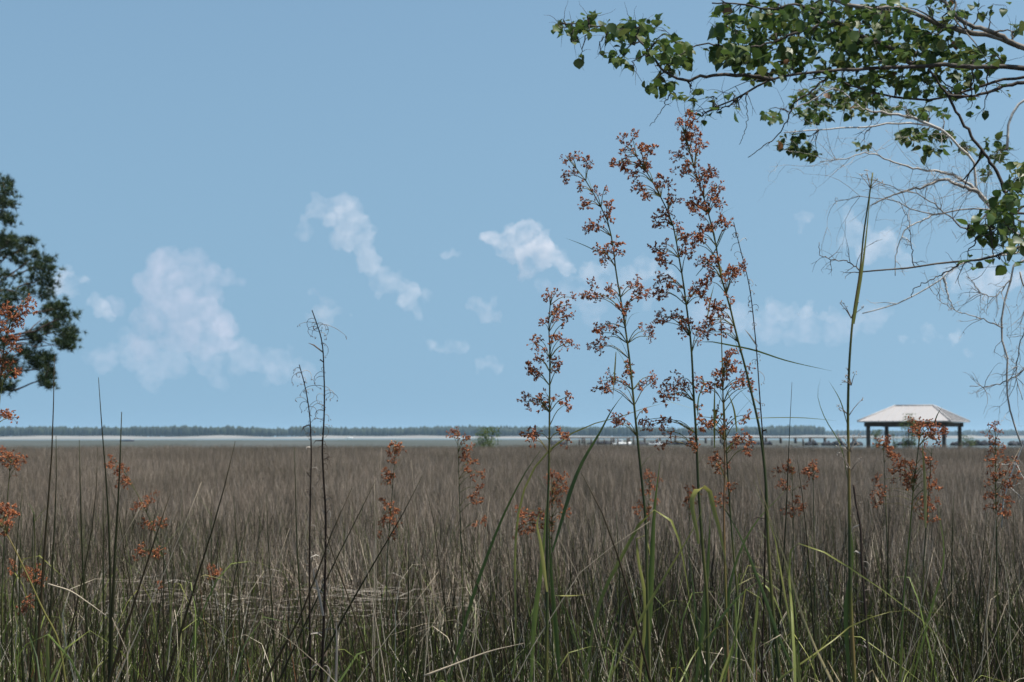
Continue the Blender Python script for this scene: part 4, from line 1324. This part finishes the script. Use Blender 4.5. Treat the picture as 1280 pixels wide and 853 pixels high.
# ---------------------------------------------------------------- second, thinner tree behind: small leaves and bleached bare branches
random.seed(33)
tree2 = empty('half_dead_tree', (4.9, 9.0, 0))
tag(tree2, 'half-dead tree with bleached bare branches and a few small leaves, behind the leafy tree', 'tree')
mb = MB()
t2 = rough_path([Vector((4.9, 9.0, -0.05)), Vector((4.7, 8.95, 1.3)), Vector((4.45, 8.8, 2.4)), Vector((4.4, 8.7, 3.4)), Vector((4.5, 8.7, 4.6))], 18, 0.015)
mb.tube(t2, [0.12 - 0.005 * i for i in range(18)], 9, 0.35)
mb.build('trunk', M['pale_bark'], tree2)
J2, J3 = Vector((4.4, 8.7, 3.1)), Vector((4.5, 8.8, 2.3))
DP = []
kw = dict(mat='pale_bark', parent=tree2)
DP.append(limb([(1330, 330), (1280, 300), (1240, 262), (1222, 238), (1220, 215), (1216, 201), (1197, 182), (1176, 162), (1150, 155), (1115, 155), (1080, 159), (1030, 162), (980, 166)], 8.3, 0.020, 0.004, tint=0.12, join=J3, twigs=25, tl=0.35, tr=0.0018, lvl=2, **kw))
DP.append(limb([(1176, 162), (1140, 148), (1110, 142), (1080, 136), (1045, 112), (1010, 128), (985, 140)], 8.3, 0.012, 0.003, tint=0.3, twigs=16, tl=0.3, **kw))
DP.append(limb([(1330, 110), (1285, 122), (1266, 140), (1260, 165), (1259, 186)], 8.3, 0.012, 0.009, tint=0.05, join=J2, **kw))
DP.append(limb([(1235, 255), (1222, 240), (1200, 232), (1180, 224), (1160, 232), (1135, 238), (1110, 246), (1090, 256)], 8.1, 0.016, 0.004, tint=0.45, twigs=25, tl=0.35, tr=0.0018, lvl=2, **kw))
DP.append(limb([(1222, 240), (1200, 222), (1182, 216), (1150, 212), (1115, 202), (1085, 192), (1050, 200), (1025, 202)], 8.2, 0.012, 0.002, tint=0.3, twigs=28, tl=0.35, tr=0.0018, lvl=2, **kw))
DP.append(limb([(1340, 330), (1300, 290), (1270, 275), (1240, 262), (1205, 262), (1170, 268), (1140, 262), (1110, 250), (1080, 246), (1045, 252)], 8.0, 0.018, 0.002, tint=0.5, join=J3, twigs=32, tl=0.35, tr=0.0018, lvl=2, **kw))
DP.append(limb([(1240, 262), (1205, 285), (1180, 265), (1150, 245), (1120, 236), (1100, 228)], 8.0, 0.008, 0.002, tint=0.6, twigs=19, tl=0.25, tr=0.0026, lvl=2, **kw))
DP.append(limb([(1330, 310), (1260, 318), (1215, 325), (1198, 331), (1175, 350), (1144, 369), (1120, 380), (1102, 386), (1078, 392)], 8.2, 0.012, 0.004, tint=0.08, join=J3, twigs=8, tl=0.2, tr=0.003, lvl=1, **kw))
DP.append(limb([(1180, 347), (1184, 365), (1191, 384)], 8.2, 0.010, 0.003, tint=0.05, **kw))
DP.append(limb([(1170, 268), (1130, 290), (1120, 320), (1119, 345)], 8.1, 0.006, 0.003, tint=0.1, twigs=4, tl=0.1, **kw))
DP.append(limb([(1330, 325), (1290, 318), (1270, 330), (1262, 350), (1258, 380), (1255, 420), (1256, 460), (1259, 500), (1268, 530), (1278, 560)], 6.9, 0.010, 0.005, tint=0.4, join=J3, twigs=35, tl=0.22, tr=0.0018, lvl=2, amp=0.008, **kw))
DP.append(limb([(1262, 350), (1240, 372), (1225, 366), (1215, 352), (1208, 345)], 6.9, 0.004, 0.002, tint=0.6, twigs=16, tl=0.16, tr=0.002, lvl=2, **kw))
DP.append(limb([(1300, 455), (1280, 462), (1262, 474), (1240, 482), (1212, 483)], 6.9, 0.006, 0.002, tint=0.6, twigs=12, tl=0.14, tr=0.002, lvl=2, **kw))
DP.append(limb([(1254, 410), (1230, 400), (1205, 392), (1180, 380), (1165, 364)], 6.9, 0.004, 0.0015, tint=0.5, twigs=12, tl=0.14, tr=0.002, lvl=1, **kw))
DP.append(limb([(1330, 540), (1290, 530), (1278, 560), (1265, 590), (1255, 620), (1252, 660)], 5.4, 0.006, 0.003, tint=0.2, join=Vector((3.6, 6.6, 2.2)), twigs=19, tl=0.12, tr=0.002, lvl=1, **kw))
DP.append(limb([(1275, 340), (1285, 400), (1275, 430), (1270, 470), (1278, 500)], 6.8, 0.005, 0.002, tint=0.5, twigs=19, tl=0.18, tr=0.002, lvl=2, **kw))
items = []
for (x, y, rx, ry, n, L, d) in SM:
    for k in range(int(n * 2.6)):
        a, q = U(0, 6.28), math.sqrt(random.random())
        items.append((P(x + rx * q * math.cos(a), y + ry * q * math.sin(a), d + random.gauss(0, 0.15)), L * U(0.6, 1.1)))
    c = P(x, y, d)
    s0 = min([p for q in DP for p in q], key=lambda q: (q - c).length)
    mb = MB()
    pth = rough_path([s0, s0.lerp(c, 0.6) + Vector((0, 0, 0.03)), c], 8, 0.008)
    mb.tube(pth, [0.004 - 0.0004 * i for i in range(8)], 4, 0.6)
    add_twigs(mb, pth, 5, 0.16, 0.0018, 0.6, 0, 0.05)
    mb.build('twig', M['bark'], tree2)
tag(foliage_mesh(items).build('foliage', M['foliage'], tree2), kind='stuff')

# ---------------------------------------------------------------- pine beyond the left edge
random.seed(44)
PD = 42.0
pb = P(-34, 545, PD)
pine = empty('pine_tree', (pb.x, PD, 0))
tag(pine, 'tall dark pine with tufted needle clumps standing at the edge of the marsh', 'tree')
mb = MB()
ptop = P(-22, 222, PD)
ppath = rough_path([Vector((pb.x, PD, -0.1)), Vector((pb.x + 0.1, PD, 3.5)), Vector((pb.x + 0.05, PD, 6.0)), ptop], 20, 0.03)
mb.tube(ppath, [0.2 - 0.0088 * i for i in range(20)], 9, 0.5)
mb.build('trunk', M['pine_bark'], pine)
TUFT = []
puffs = [(4, 228, 9), (10, 240, 9), (0, 250, 10), (12, 256, 8), (4, 272, 10), (12, 276, 8), (14, 300, 8), (4, 300, 12), (0, 320, 12), (16, 318, 9), (36, 302, 6), (26, 312, 8), (10, 345, 14), (30, 330, 10), (44, 318, 8), (46, 334, 9), (58, 326, 8), (62, 340, 9), (50, 350, 11), (36, 360, 12), (62, 356, 9), (20, 370, 14), (0, 372, 14), (56, 368, 9), (10, 395, 12),
         (66, 385, 8), (78, 384, 9), (84, 396, 8), (72, 398, 8), (60, 390, 7), (88, 412, 8), (80, 420, 8), (90, 424, 6), (66, 408, 8), (58, 410, 7), (40, 418, 7), (46, 426, 6), (76, 430, 7), (86, 432, 6), (30, 440, 7), (40, 446, 8), (52, 446, 8), (58, 456, 7), (44, 458, 8), (62, 466, 6), (56, 474, 6), (60, 482, 6), (62, 448, 5), (0, 430, 10), (10, 450, 8), (18, 466, 8), (4, 478, 10), (8, 486, 7), (-10, 300, 14), (-16, 260, 14), (-20, 340, 16), (-20, 380, 16), (-30, 420, 16), (-20, 450, 14)]
for k in range(60):
    a = U(0, 6.28)
    puffs.append((-34 + math.cos(a) * U(20, 90) - 30, U(235, 470), U(8, 14)))
branches = []
for (x, y, r) in puffs:
    c = P(x, y, PD + U(-1.6, 1.6))
    TUFT.append((c, 1.12 * r * PD / F))
# limbs to groups of puffs
for k in range(0, len(TUFT), 3):
    c, r = TUFT[k]
    s0 = min(ppath, key=lambda q: abs(q.z - (c.z - 0.25 * abs(c.x - pb.x))) + 0.0)
    mb = MB()
    pth = rough_path([s0, s0.lerp(c, 0.55) + Vector((0, 0, -0.1)), c], 10, 0.03)
    mb.tube(pth, [0.05 - 0.004 * i for i in range(10)], 5, 0.7)
    for j in (1, 2):
        if k + j < len(TUFT):
            e = TUFT[k + j][0]
            s1 = min(pth, key=lambda q: (q - e).length)
            mb.tube(rough_path([s1, s1.lerp(e, 0.5) + Vector((0, 0, -0.05)), e], 7, 0.02), [0.022 - 0.0025 * i for i in range(7)], 4, 0.7)
    mb.build('branch', M['pine_bark'], pine)
mb = MB()
for c, r in TUFT:
    for t in range(36):
        v = rvec(0.55)
        q = c + Vector((v.x * r, v.y * r * 1.3, v.z * r * 0.75))
        up = Vector((v.x * 0.5, v.y * 0.5, 0.7)).normalized()
        tt = U(0.1, 0.9)
        for j in range(26):
            dn = (up * 0.55 + rvec(0.55)).normalized()
            L = U(0.11, 0.19)
            sd2 = dn.cross(rvec()).normalized() * 0.0075
            b = len(mb.v)
            mb.v += [q - sd2, q + sd2, q + dn * L]
            mb.t += [tt] * 3
            mb.f.append((b, b + 1, b + 2))
tag(mb.build('crown', M['needle'], pine, smooth=False), kind='stuff')

# ---------------------------------------------------------------- open-sided pavilion over the water
PVD = 96.0
pc = P(1143, 545, PVD)
ANG = R(-30)
S = PVD / F
Lx, Wy, OV = 92 * S, 84 * S, 10.4 * S
pav = empty('pavilion', (pc.x, PVD, 0))
tag(pav, 'open-sided pavilion with pale hipped metal roof on dark posts', 'pavilion')
RZ = Matrix.Rotation(ANG, 4, 'Z')
Z_EAVE = CAMZ + (HOR - 527) * S
Z_RIDGE = CAMZ + (HOR - 507.5) * S


def pv(x, y, z):
    q = RZ @ Vector((x, y, 0))
    return Vector((pc.x + q.x, PVD + q.y, z))


hx, hy = Lx / 2 + OV, Wy / 2 + OV
rh = 47 * S / 2
C4 = [pv(-hx, -hy, Z_EAVE), pv(hx, -hy, Z_EAVE), pv(hx, hy, Z_EAVE), pv(-hx, hy, Z_EAVE)]
R0, R1 = pv(-rh, 0, Z_RIDGE), pv(rh, 0, Z_RIDGE)
faces = [[C4[0], C4[1], R1, R0], [C4[1], C4[2], R1], [C4[2], C4[3], R0, R1], [C4[3], C4[0], R0]]
roof = None
for fi, fc in enumerate(faces):
    # each slope: a thin slab carrying standing seams
    mb = MB()
    low = [q - Vector((0, 0, 0.06)) for q in fc]
    mb.poly(fc, 0.6)
    mb.poly(low[::-1], 0.3)
    for i in range(len(fc)):
        j = (i + 1) % len(fc)
        mb.poly([fc[j], fc[i], low[i], low[j]], 0.4)
    sl = mb.build('roof_slope', M['metal_roof'], pav, smooth=False)
    a, b = fc[0], fc[1]
    nrm = (fc[1] - fc[0]).cross(fc[-1] - fc[0]).normalized()
    if nrm.z < 0:
        nrm = -nrm
    along = (b - a).normalized()
    upv = nrm.cross(along)
    if upv.z < 0:
        upv = -upv
    nse = int((b - a).length / 0.45)
    for k in range(1, nse):
        s0 = a + (b - a) * (k / nse)
        # length until the slope's upper outline
        best = 1e9
        for i in range(1, len(fc)):
            p, q = fc[i], fc[(i + 1) % len(fc)]
            e = q - p
            den = upv.dot(nrm.cross(e))
            if abs(den) < 1e-6:
                continue
            t = (p - s0).dot(nrm.cross(e)) / den
            if 0.05 < t < best:
                best = t
        if best < 20:
            m2 = MB()
            e0 = s0 + upv * (best - 0.03)
            w = along * 0.015
            h = nrm * 0.035
            m2.poly([s0 - w + h, s0 + w + h, e0 + w + h, e0 - w + h], 0.9)
            m2.poly([s0 - w, s0 - w + h, e0 - w + h, e0 - w], 0.9)
            m2.poly([s0 + w + h, s0 + w, e0 + w, e0 + w + h], 0.9)
            m2.build('seam', M['metal_roof'], sl, smooth=False)
for (a, b) in ((R0, R1), (C4[0], R0), (C4[1], R1), (C4[2], R1), (C4[3], R0)):
    mb = MB()
    mb.tube([a + Vector((0, 0, 0.03)), b + Vector((0, 0, 0.03))], 0.05, 6, 0.9)
    mb.build('ridge_cap', M['metal_roof'], pav)
for (sx, sy) in ((-1, -1), (1, -1), (1, 1), (-1, 1)):
    mb = MB()
    T4 = Matrix.Translation(pv(sx * Lx / 2, sy * Wy / 2, 0)) @ RZ
    mb.box((-0.11, -0.11, -0.8), (0.11, 0.11, Z_EAVE - 0.36), 0.8, T4)
    mb.build('post', M['timber'], pav, smooth=False)
for sy in (-1, 1):
    mb = MB()
    mb.box((-Lx / 2 - 0.25, sy * Wy / 2 - 0.07, Z_EAVE - 0.36), (Lx / 2 + 0.25, sy * Wy / 2 + 0.07, Z_EAVE - 0.08), 0.9, Matrix.Translation(pv(0, 0, 0)) @ RZ)
    mb.build('beam', M['timber'], pav, smooth=False)
for sx in (-1, 1):
    mb = MB()
    mb.box((sx * Lx / 2 - 0.07, -Wy / 2 + 0.075, Z_EAVE - 0.345), (sx * Lx / 2 + 0.07, Wy / 2 - 0.075, Z_EAVE - 0.09), 0.9, Matrix.Translation(pv(0, 0, 0)) @ RZ)
    mb.build('beam', M['timber'], pav, smooth=False)
mb = MB()
mb.box((-Lx / 2 - 0.3, -Wy / 2 - 0.3, 0.25), (Lx / 2 + 0.3, Wy / 2 + 0.3, 0.36), 0.4, Matrix.Translation(pv(0, 0, 0)) @ RZ)
mb.build('deck', M['timber'], pav, smooth=False)


def shrub(label, px, ytop, wpx, d, leaves, lsize, name='shrub', tall=False):
    root = empty(name, (P(px, 545, d).x, d, 0.0))
    tag(root, label, 'shrub')
    h = P(px, ytop, d).z
    w = wpx * d / F / 2
    mb = MB()
    tips = []
    for k in range(5):
        e = Vector((root.location.x + U(-w, w) * 0.6, d + U(-w, w) * 0.6, h * U(0.7, 0.95)))
        b0 = Vector((root.location.x + U(-.08, .08), d + U(-.08, .08), -0.35))
        mb.tube(rough_path([b0, b0.lerp(e, 0.5) + Vector((0, 0, .1)), e], 8, 0.02), [0.03 - 0.003 * i for i in range(8)], 5, 0.6)
        tips.append(e)
    mb.build('stem', M['bark'], root)
    mb = MB()
    z0 = 0.35 if not tall else 0.9
    lump = [Vector((U(-w, w) * 0.7, U(-w, w), U(z0, h * 0.92))) for k in range(9)]
    for k in range(leaves):
        c = random.choice(lump)
        q = Vector((root.location.x, d, 0)) + c + Vector((random.gauss(0, w * 0.3), random.gauss(0, w * 0.3), random.gauss(0, h * 0.09)))
        q.z = min(max(q.z, 0.1), h)
        Rm = leaf_rot().to_matrix()
        b = len(mb.v)
        mb.v += [q + Rm @ Vector((x * lsize, 0, z * lsize)) for x, z in ((0, 0), (-.3, -.45), (0, -1), (.3, -.45))]
        mb.t += [U(0.15, 0.7)] * 4
        mb.f.append((b, b + 1, b + 2, b + 3))
    tag(mb.build('crown', M['foliage'], root, smooth=False), kind='stuff')


shrub('slim dark-green shrub rising in front of the pavilion roof edge', 1136, 517, 22, 86, 1500, 0.10, tall=True)
shrub('low green shrub beside the pavilion under its eave corner', 1097, 537, 14, 85, 900, 0.09)
shrub('low green shrub by the second pavilion post', 1118, 539, 14, 86.5, 800, 0.09)
shrub('low shrub at the far pavilion post', 1210, 544, 16, 88, 800, 0.09)
shrub('pale olive shrub at the water edge behind the hooked rusty sawgrass', 606, 534, 34, 84, 1600, 0.12)


# ---------------------------------------------------------------- far water: breakwaters, pilings, boats
def breakwater(x0, x1, d, h, label):
    c = P((x0 + x1) / 2, 545, d)
    w = (x1 - x0) * d / F
    mb = MB()
    import bmesh
    bm = bmesh.new()
    bmesh.ops.create_icosphere(bm, subdivisions=1, radius=1)
    base = [v.co.copy() for v in bm.verts]
    fcs = [tuple(v.index for v in f.verts) for f in bm.faces]
    bm.free()
    for k in range(int(w * 5)):
        u = U(-1, 1)
        hh = h * (1 - abs(u) ** 3) * U(0.2, 1.0)
        r = U(0.4, 0.75)
        p = Vector((c.x + u * w / 2, d + U(-1.2, 1.2), max(0.0, hh - r)))
        b = len(mb.v)
        s = U(0, 50)
        mb.v += [p + q * r * (1 + 0.4 * noise.noise(q + Vector((s, 0, 0)))) for q in base]
        mb.t += [U(0.2, 1)] * len(base)
        mb.f += [tuple(b + i for i in f) for f in fcs]
    o = mb.build('rock_breakwater', M['rock'], loc=Vector((c.x, d, -0.12)), smooth=False)
    return tag(o, label, 'breakwater', 'rock breakwaters in the bay')


BW = 'low dark rock breakwater lying in the shallow bay'
for x0, x1 in ((688, 706), (736, 766), (798, 872), (905, 962), (1008, 1024), (1030, 1056), (1063, 1080), (1124, 1142), (1192, 1246), (1262, 1310)):
    breakwater(x0, x1, 262 + U(-8, 8), 1.0, BW)
for x in (724, 731, 739, 747, 755, 764, 772, 784, 792, 1016, 1004, 890):
    d = 246 + U(-4, 4)
    c = P(x, 545, d)
    mb = MB()
    mb.tube([Vector((c.x, d, -0.5)), Vector((c.x + U(-.05, .05), d, 0.6)), Vector((c.x + U(-.1, .1), d, 1.35 + U(-.3, .2)))], [0.17, 0.16, 0.14], 8, 0.8)
    o = mb.build('piling', M['timber'], loc=Vector((c.x, d, -0.5)))
    tag(o, 'old dark timber piling standing in the bay', 'piling', 'old pilings in the bay')


def pier(x0, x1, d):
    a, b = P(x0, 545, d), P(x1, 545, d + 14)
    root = empty('pier', (a.x, d, -0.12))
    tag(root, 'long low timber pier running along the bay toward the pavilion', 'pier')
    zt = CAMZ - 1.9 * d / F
    n = int((b.x - a.x) / 3.2)
    for k in range(n):
        p, q = a.lerp(b, k / n), a.lerp(b, (k + 0.985) / n)
        mb = MB()
        up = Vector((0, 0, 1))
        lo = [Vector((p.x, p.y - 0.9, zt - 0.22)), Vector((q.x, q.y - 0.9, zt - 0.22)), Vector((q.x, q.y + 0.9, zt - 0.22)), Vector((p.x, p.y + 0.9, zt - 0.22))]
        hi = [v + up * (0.2 + 0.03 * (k % 3)) for v in lo]
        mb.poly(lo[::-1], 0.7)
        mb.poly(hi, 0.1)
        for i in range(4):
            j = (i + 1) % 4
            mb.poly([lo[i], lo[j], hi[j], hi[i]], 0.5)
        mb.build('deck_section', M['timber'], root, smooth=False)
        for s in (-0.75, 0.75):
            mb = MB()
            mb.tube([Vector((p.x + 0.1, p.y + s, -0.6)), Vector((p.x + 0.1, p.y + s, zt - 0.23))], 0.16, 7, 0.9)
            mb.build('piling', M['timber'], root)


pier(688, 1085, 300)


def boat(label, px, d, L, mat, yaw, cabin=True):
    c = P(px, 545, d)
    root = empty('boat', (c.x, d, -0.12))
    tag(root, label, 'boat')
    Mx = Matrix.Translation(Vector((c.x, d, -0.12))) @ Matrix.Rotation(yaw, 4, 'Z')
    n = 10
    mb = MB()
    for i in range(n):
        u = i / (n - 1)
        x = (u - 0.45) * L
        w = 0.2 * L * (1 - max(0, (u - 0.5) / 0.5) ** 2) + 0.005
        sh = 0.13 * L * (1 + 0.5 * u * u)
        for (a, z) in ((-1, sh), (-0.85, sh * 0.45), (0, -0.03 * L), (0.85, sh * 0.45), (1, sh)):
            mb.v.append(Mx @ Vector((x, a * w, z)))
            mb.t.append(0.5)
    for i in range(n - 1):
        for k in range(4):
            a = i * 5 + k
            mb.f.append((a, a + 1, a + 6, a + 5))
        mb.f.append((i * 5 + 4, i * 5, i * 5 + 5, i * 5 + 9))
    mb.f.append((0, 4, 3, 2, 1))
    mb.build('hull', M[mat], root)
    if cabin:
        mb = MB()
        mb.box((-0.2 * L, -0.1 * L, 0.13 * L), (0.12 * L, 0.1 * L, 0.30 * L), 0.6, Mx)
        mb.build('cabin', M['boat_white'], root, smooth=False)
        mb = MB()
        mb.box((-0.14 * L, -0.103 * L, 0.21 * L), (0.06 * L, 0.103 * L, 0.27 * L), 0.6, Mx)
        mb.build('window', M['boat_dark'], root, smooth=False)


boat('small white boat moored among the dark pilings', 775, 250, 3.6, 'boat_white', 0.15)
boat('small white boat lying between the breakwaters behind the wide-spread tall sawgrass', 821, 250, 2.6, 'boat_white', 2.9)
boat('tiny white boat off the far wooded shore beside the dead stalks', 466 / 4 + 320, 905, 4.2, 'boat_white', 0.4)
boat('small dark blue boat on the pale water behind the tall rush stems', 158, 420, 4.0, 'boat_dark', 0.1, cabin=False)

# ---------------------------------------------------------------- clouds: real volumes far outside the haze
random.seed(55)


def cloud(label, puffs, d, dens, mat_tint=(1.0, 0.91, 0.88), k=1.0):
    import bmesh
    bm = bmesh.new()
    c0 = None
    cx = sum(p[0] for p in puffs) / len(puffs)
    cyy = sum(p[1] for p in puffs) / len(puffs)
    org = P(cx, cyy, d)
    for (x, y, r) in puffs:
        r *= 1.2
        c = P(x, y, d + U(-0.4, 0.4) * r * d / F)
        for j in range(5):
            rr = r * d / F * (U(0.7, 0.9) if j == 0 else U(0.3, 0.6))
            off = Vector((0, 0, 0)) if j == 0 else Vector((random.gauss(0, .5), random.gauss(0, .5), random.gauss(0, .42))) * r * d / F
            bmesh.ops.create_icosphere(bm, subdivisions=2, radius=rr, matrix=Matrix.Translation(c + off - org))
    me = bpy.data.meshes.new('cloud')
    bm.to_mesh(me)
    bm.free()
    o = bpy.data.objects.new('cloud', me)
    COL.objects.link(o)
    o.location = org
    md = o.modifiers.new('remesh', 'REMESH')
    md.mode = 'VOXEL'
    md.voxel_size = 14.0 * d / 8000
    for (sc, st) in ((130, 100), (40, 50)):
        tx = bpy.data.textures.new('cloud_lump', 'CLOUDS')
        tx.noise_scale = sc * d / 8000
        tx.noise_depth = 3
        m2 = o.modifiers.new('lump', 'DISPLACE')
        m2.texture = tx
        m2.texture_coords = 'GLOBAL'
        m2.strength = st * d / 8000 * k
        m2.mid_level = 0.55
    me.materials.append(volume_material('cloud', dens * 1.3, mat_tint, 0.0, 1 / 90))
    return tag(o, label, 'cloud', 'fair-weather clouds over the bay')


CD = 8000.0
cloud('wide faint pinkish cloud heap above the far woods, broadest in the sky', [(205, 335, 26), (190, 360, 28), (225, 350, 28), (255, 352, 26), (280, 350, 16), (220, 385, 34), (255, 390, 30), (190, 395, 26), (230, 420, 30), (180, 430, 22), (275, 425, 24)], CD * 1.2, 0.00085, (1, 0.86, 0.87))
cloud('small round cloud puff next to the pine crown', [(78, 348, 14), (90, 345, 11), (72, 362, 14), (88, 360, 12)], CD, 0.0022)
cloud('small faint cloud puff close beside the pine branches', [(120, 374, 10), (128, 386, 11), (136, 394, 8)], CD, 0.002)
cloud('tall cloud trailing down in puffs above the dead stalks', [(402, 256, 15), (422, 252, 14), (412, 272, 18), (436, 268, 18), (452, 278, 15), (380, 292, 12), (430, 298, 20), (455, 305, 18), (462, 325, 16), (478, 345, 15), (495, 352, 16), (512, 362, 15), (508, 380, 14), (522, 396, 10), (470, 365, 10)], CD, 0.0017)
cloud('small cloud puff touching the tip of the tall dead stalk', [(402, 372, 10), (400, 388, 12), (412, 398, 12), (424, 390, 8)], CD, 0.0019)
cloud('tiny flat cloud puff beside the brightest cloud', [(553, 316, 9), (566, 314, 8), (574, 318, 5)], CD, 0.002)
cloud('brightest cloud heap beside the tall sawgrass heads', [(658, 284, 13), (640, 296, 15), (620, 300, 14), (606, 296, 9), (665, 302, 16), (682, 310, 15), (650, 318, 16), (700, 322, 13), (632, 318, 12), (675, 330, 14), (712, 336, 10), (660, 338, 12)], CD, 0.0034)
cloud('faint cloud bank behind the tall sawgrass heads', [(738, 340, 14), (760, 336, 14), (785, 344, 14), (810, 340, 14), (835, 348, 14), (750, 358, 14), (790, 362, 16), (825, 366, 14), (770, 350, 12)], CD * 1.1, 0.0014)
cloud('small round cloud between the brightest cloud and the marsh', [(598, 380, 11), (610, 384, 12), (604, 396, 12), (620, 394, 8)], CD, 0.0022)
cloud('thin cloud streak low over the woods', [(540, 432, 10), (560, 436, 10), (580, 434, 8), (600, 458, 9), (620, 460, 9)], CD * 1.3, 0.0012)
cloud('cloud heap behind the bare twigs', [(1062, 276, 13), (1080, 288, 16), (1056, 300, 13), (1100, 302, 16), (1120, 318, 14), (1085, 315, 16), (1135, 328, 10)], CD, 0.0017)
cloud('low cloud bank above the pavilion by the hanging twigs', [(1190, 340, 14), (1215, 345, 16), (1240, 342, 18), (1265, 350, 18), (1290, 348, 18), (1230, 362, 16), (1320, 352, 20), (1200, 358, 12)], CD, 0.0016)
cloud('small cloud pair beside the bare stalk', [(965, 378, 10), (975, 388, 12), (988, 394, 10), (1010, 390, 11), (1030, 396, 10), (1045, 392, 8)], CD, 0.0017)
cloud('tiny upright cloud wisp beside the twig cloud', [(1004, 274, 7), (1000, 284, 7), (998, 293, 5)], CD, 0.0016)
cloud('faint flat cloud wisp between the bare stalk and hanging twigs', [(1130, 425, 10), (1160, 420, 12), (1190, 424, 11), (1210, 440, 9)], CD * 1.2, 0.0011)

cloud('faint broad cloud veil low over the woods below the pinkish heap', [(130, 450, 22), (170, 446, 24), (215, 452, 26), (260, 450, 26), (305, 446, 24), (345, 456, 22), (380, 462, 18)], CD * 1.5, 0.00045, (1, 0.9, 0.9))
cloud('faint broad cloud veil low behind the tall sawgrass and bare stalk', [(880, 390, 22), (920, 398, 24), (960, 410, 24), (1005, 415, 22), (1050, 410, 22), (1090, 400, 20), (700, 372, 20), (740, 382, 22)], CD * 1.5, 0.0005, (1, 0.9, 0.9))

# ---------------------------------------------------------------- haze: one closed box of even, pale air
mb = MB()
mb.box((-FAR - 60, -120, -1.3), (FAR + 60, FAR + 60, 24.0))
hz = mb.build('haze', volume_material('haze', 0.000105, (0.55, 0.78, 1.0), 0.2), smooth=False)
tag(hz, 'pale blue air over the marsh and bay', 'haze', kind='stuff')
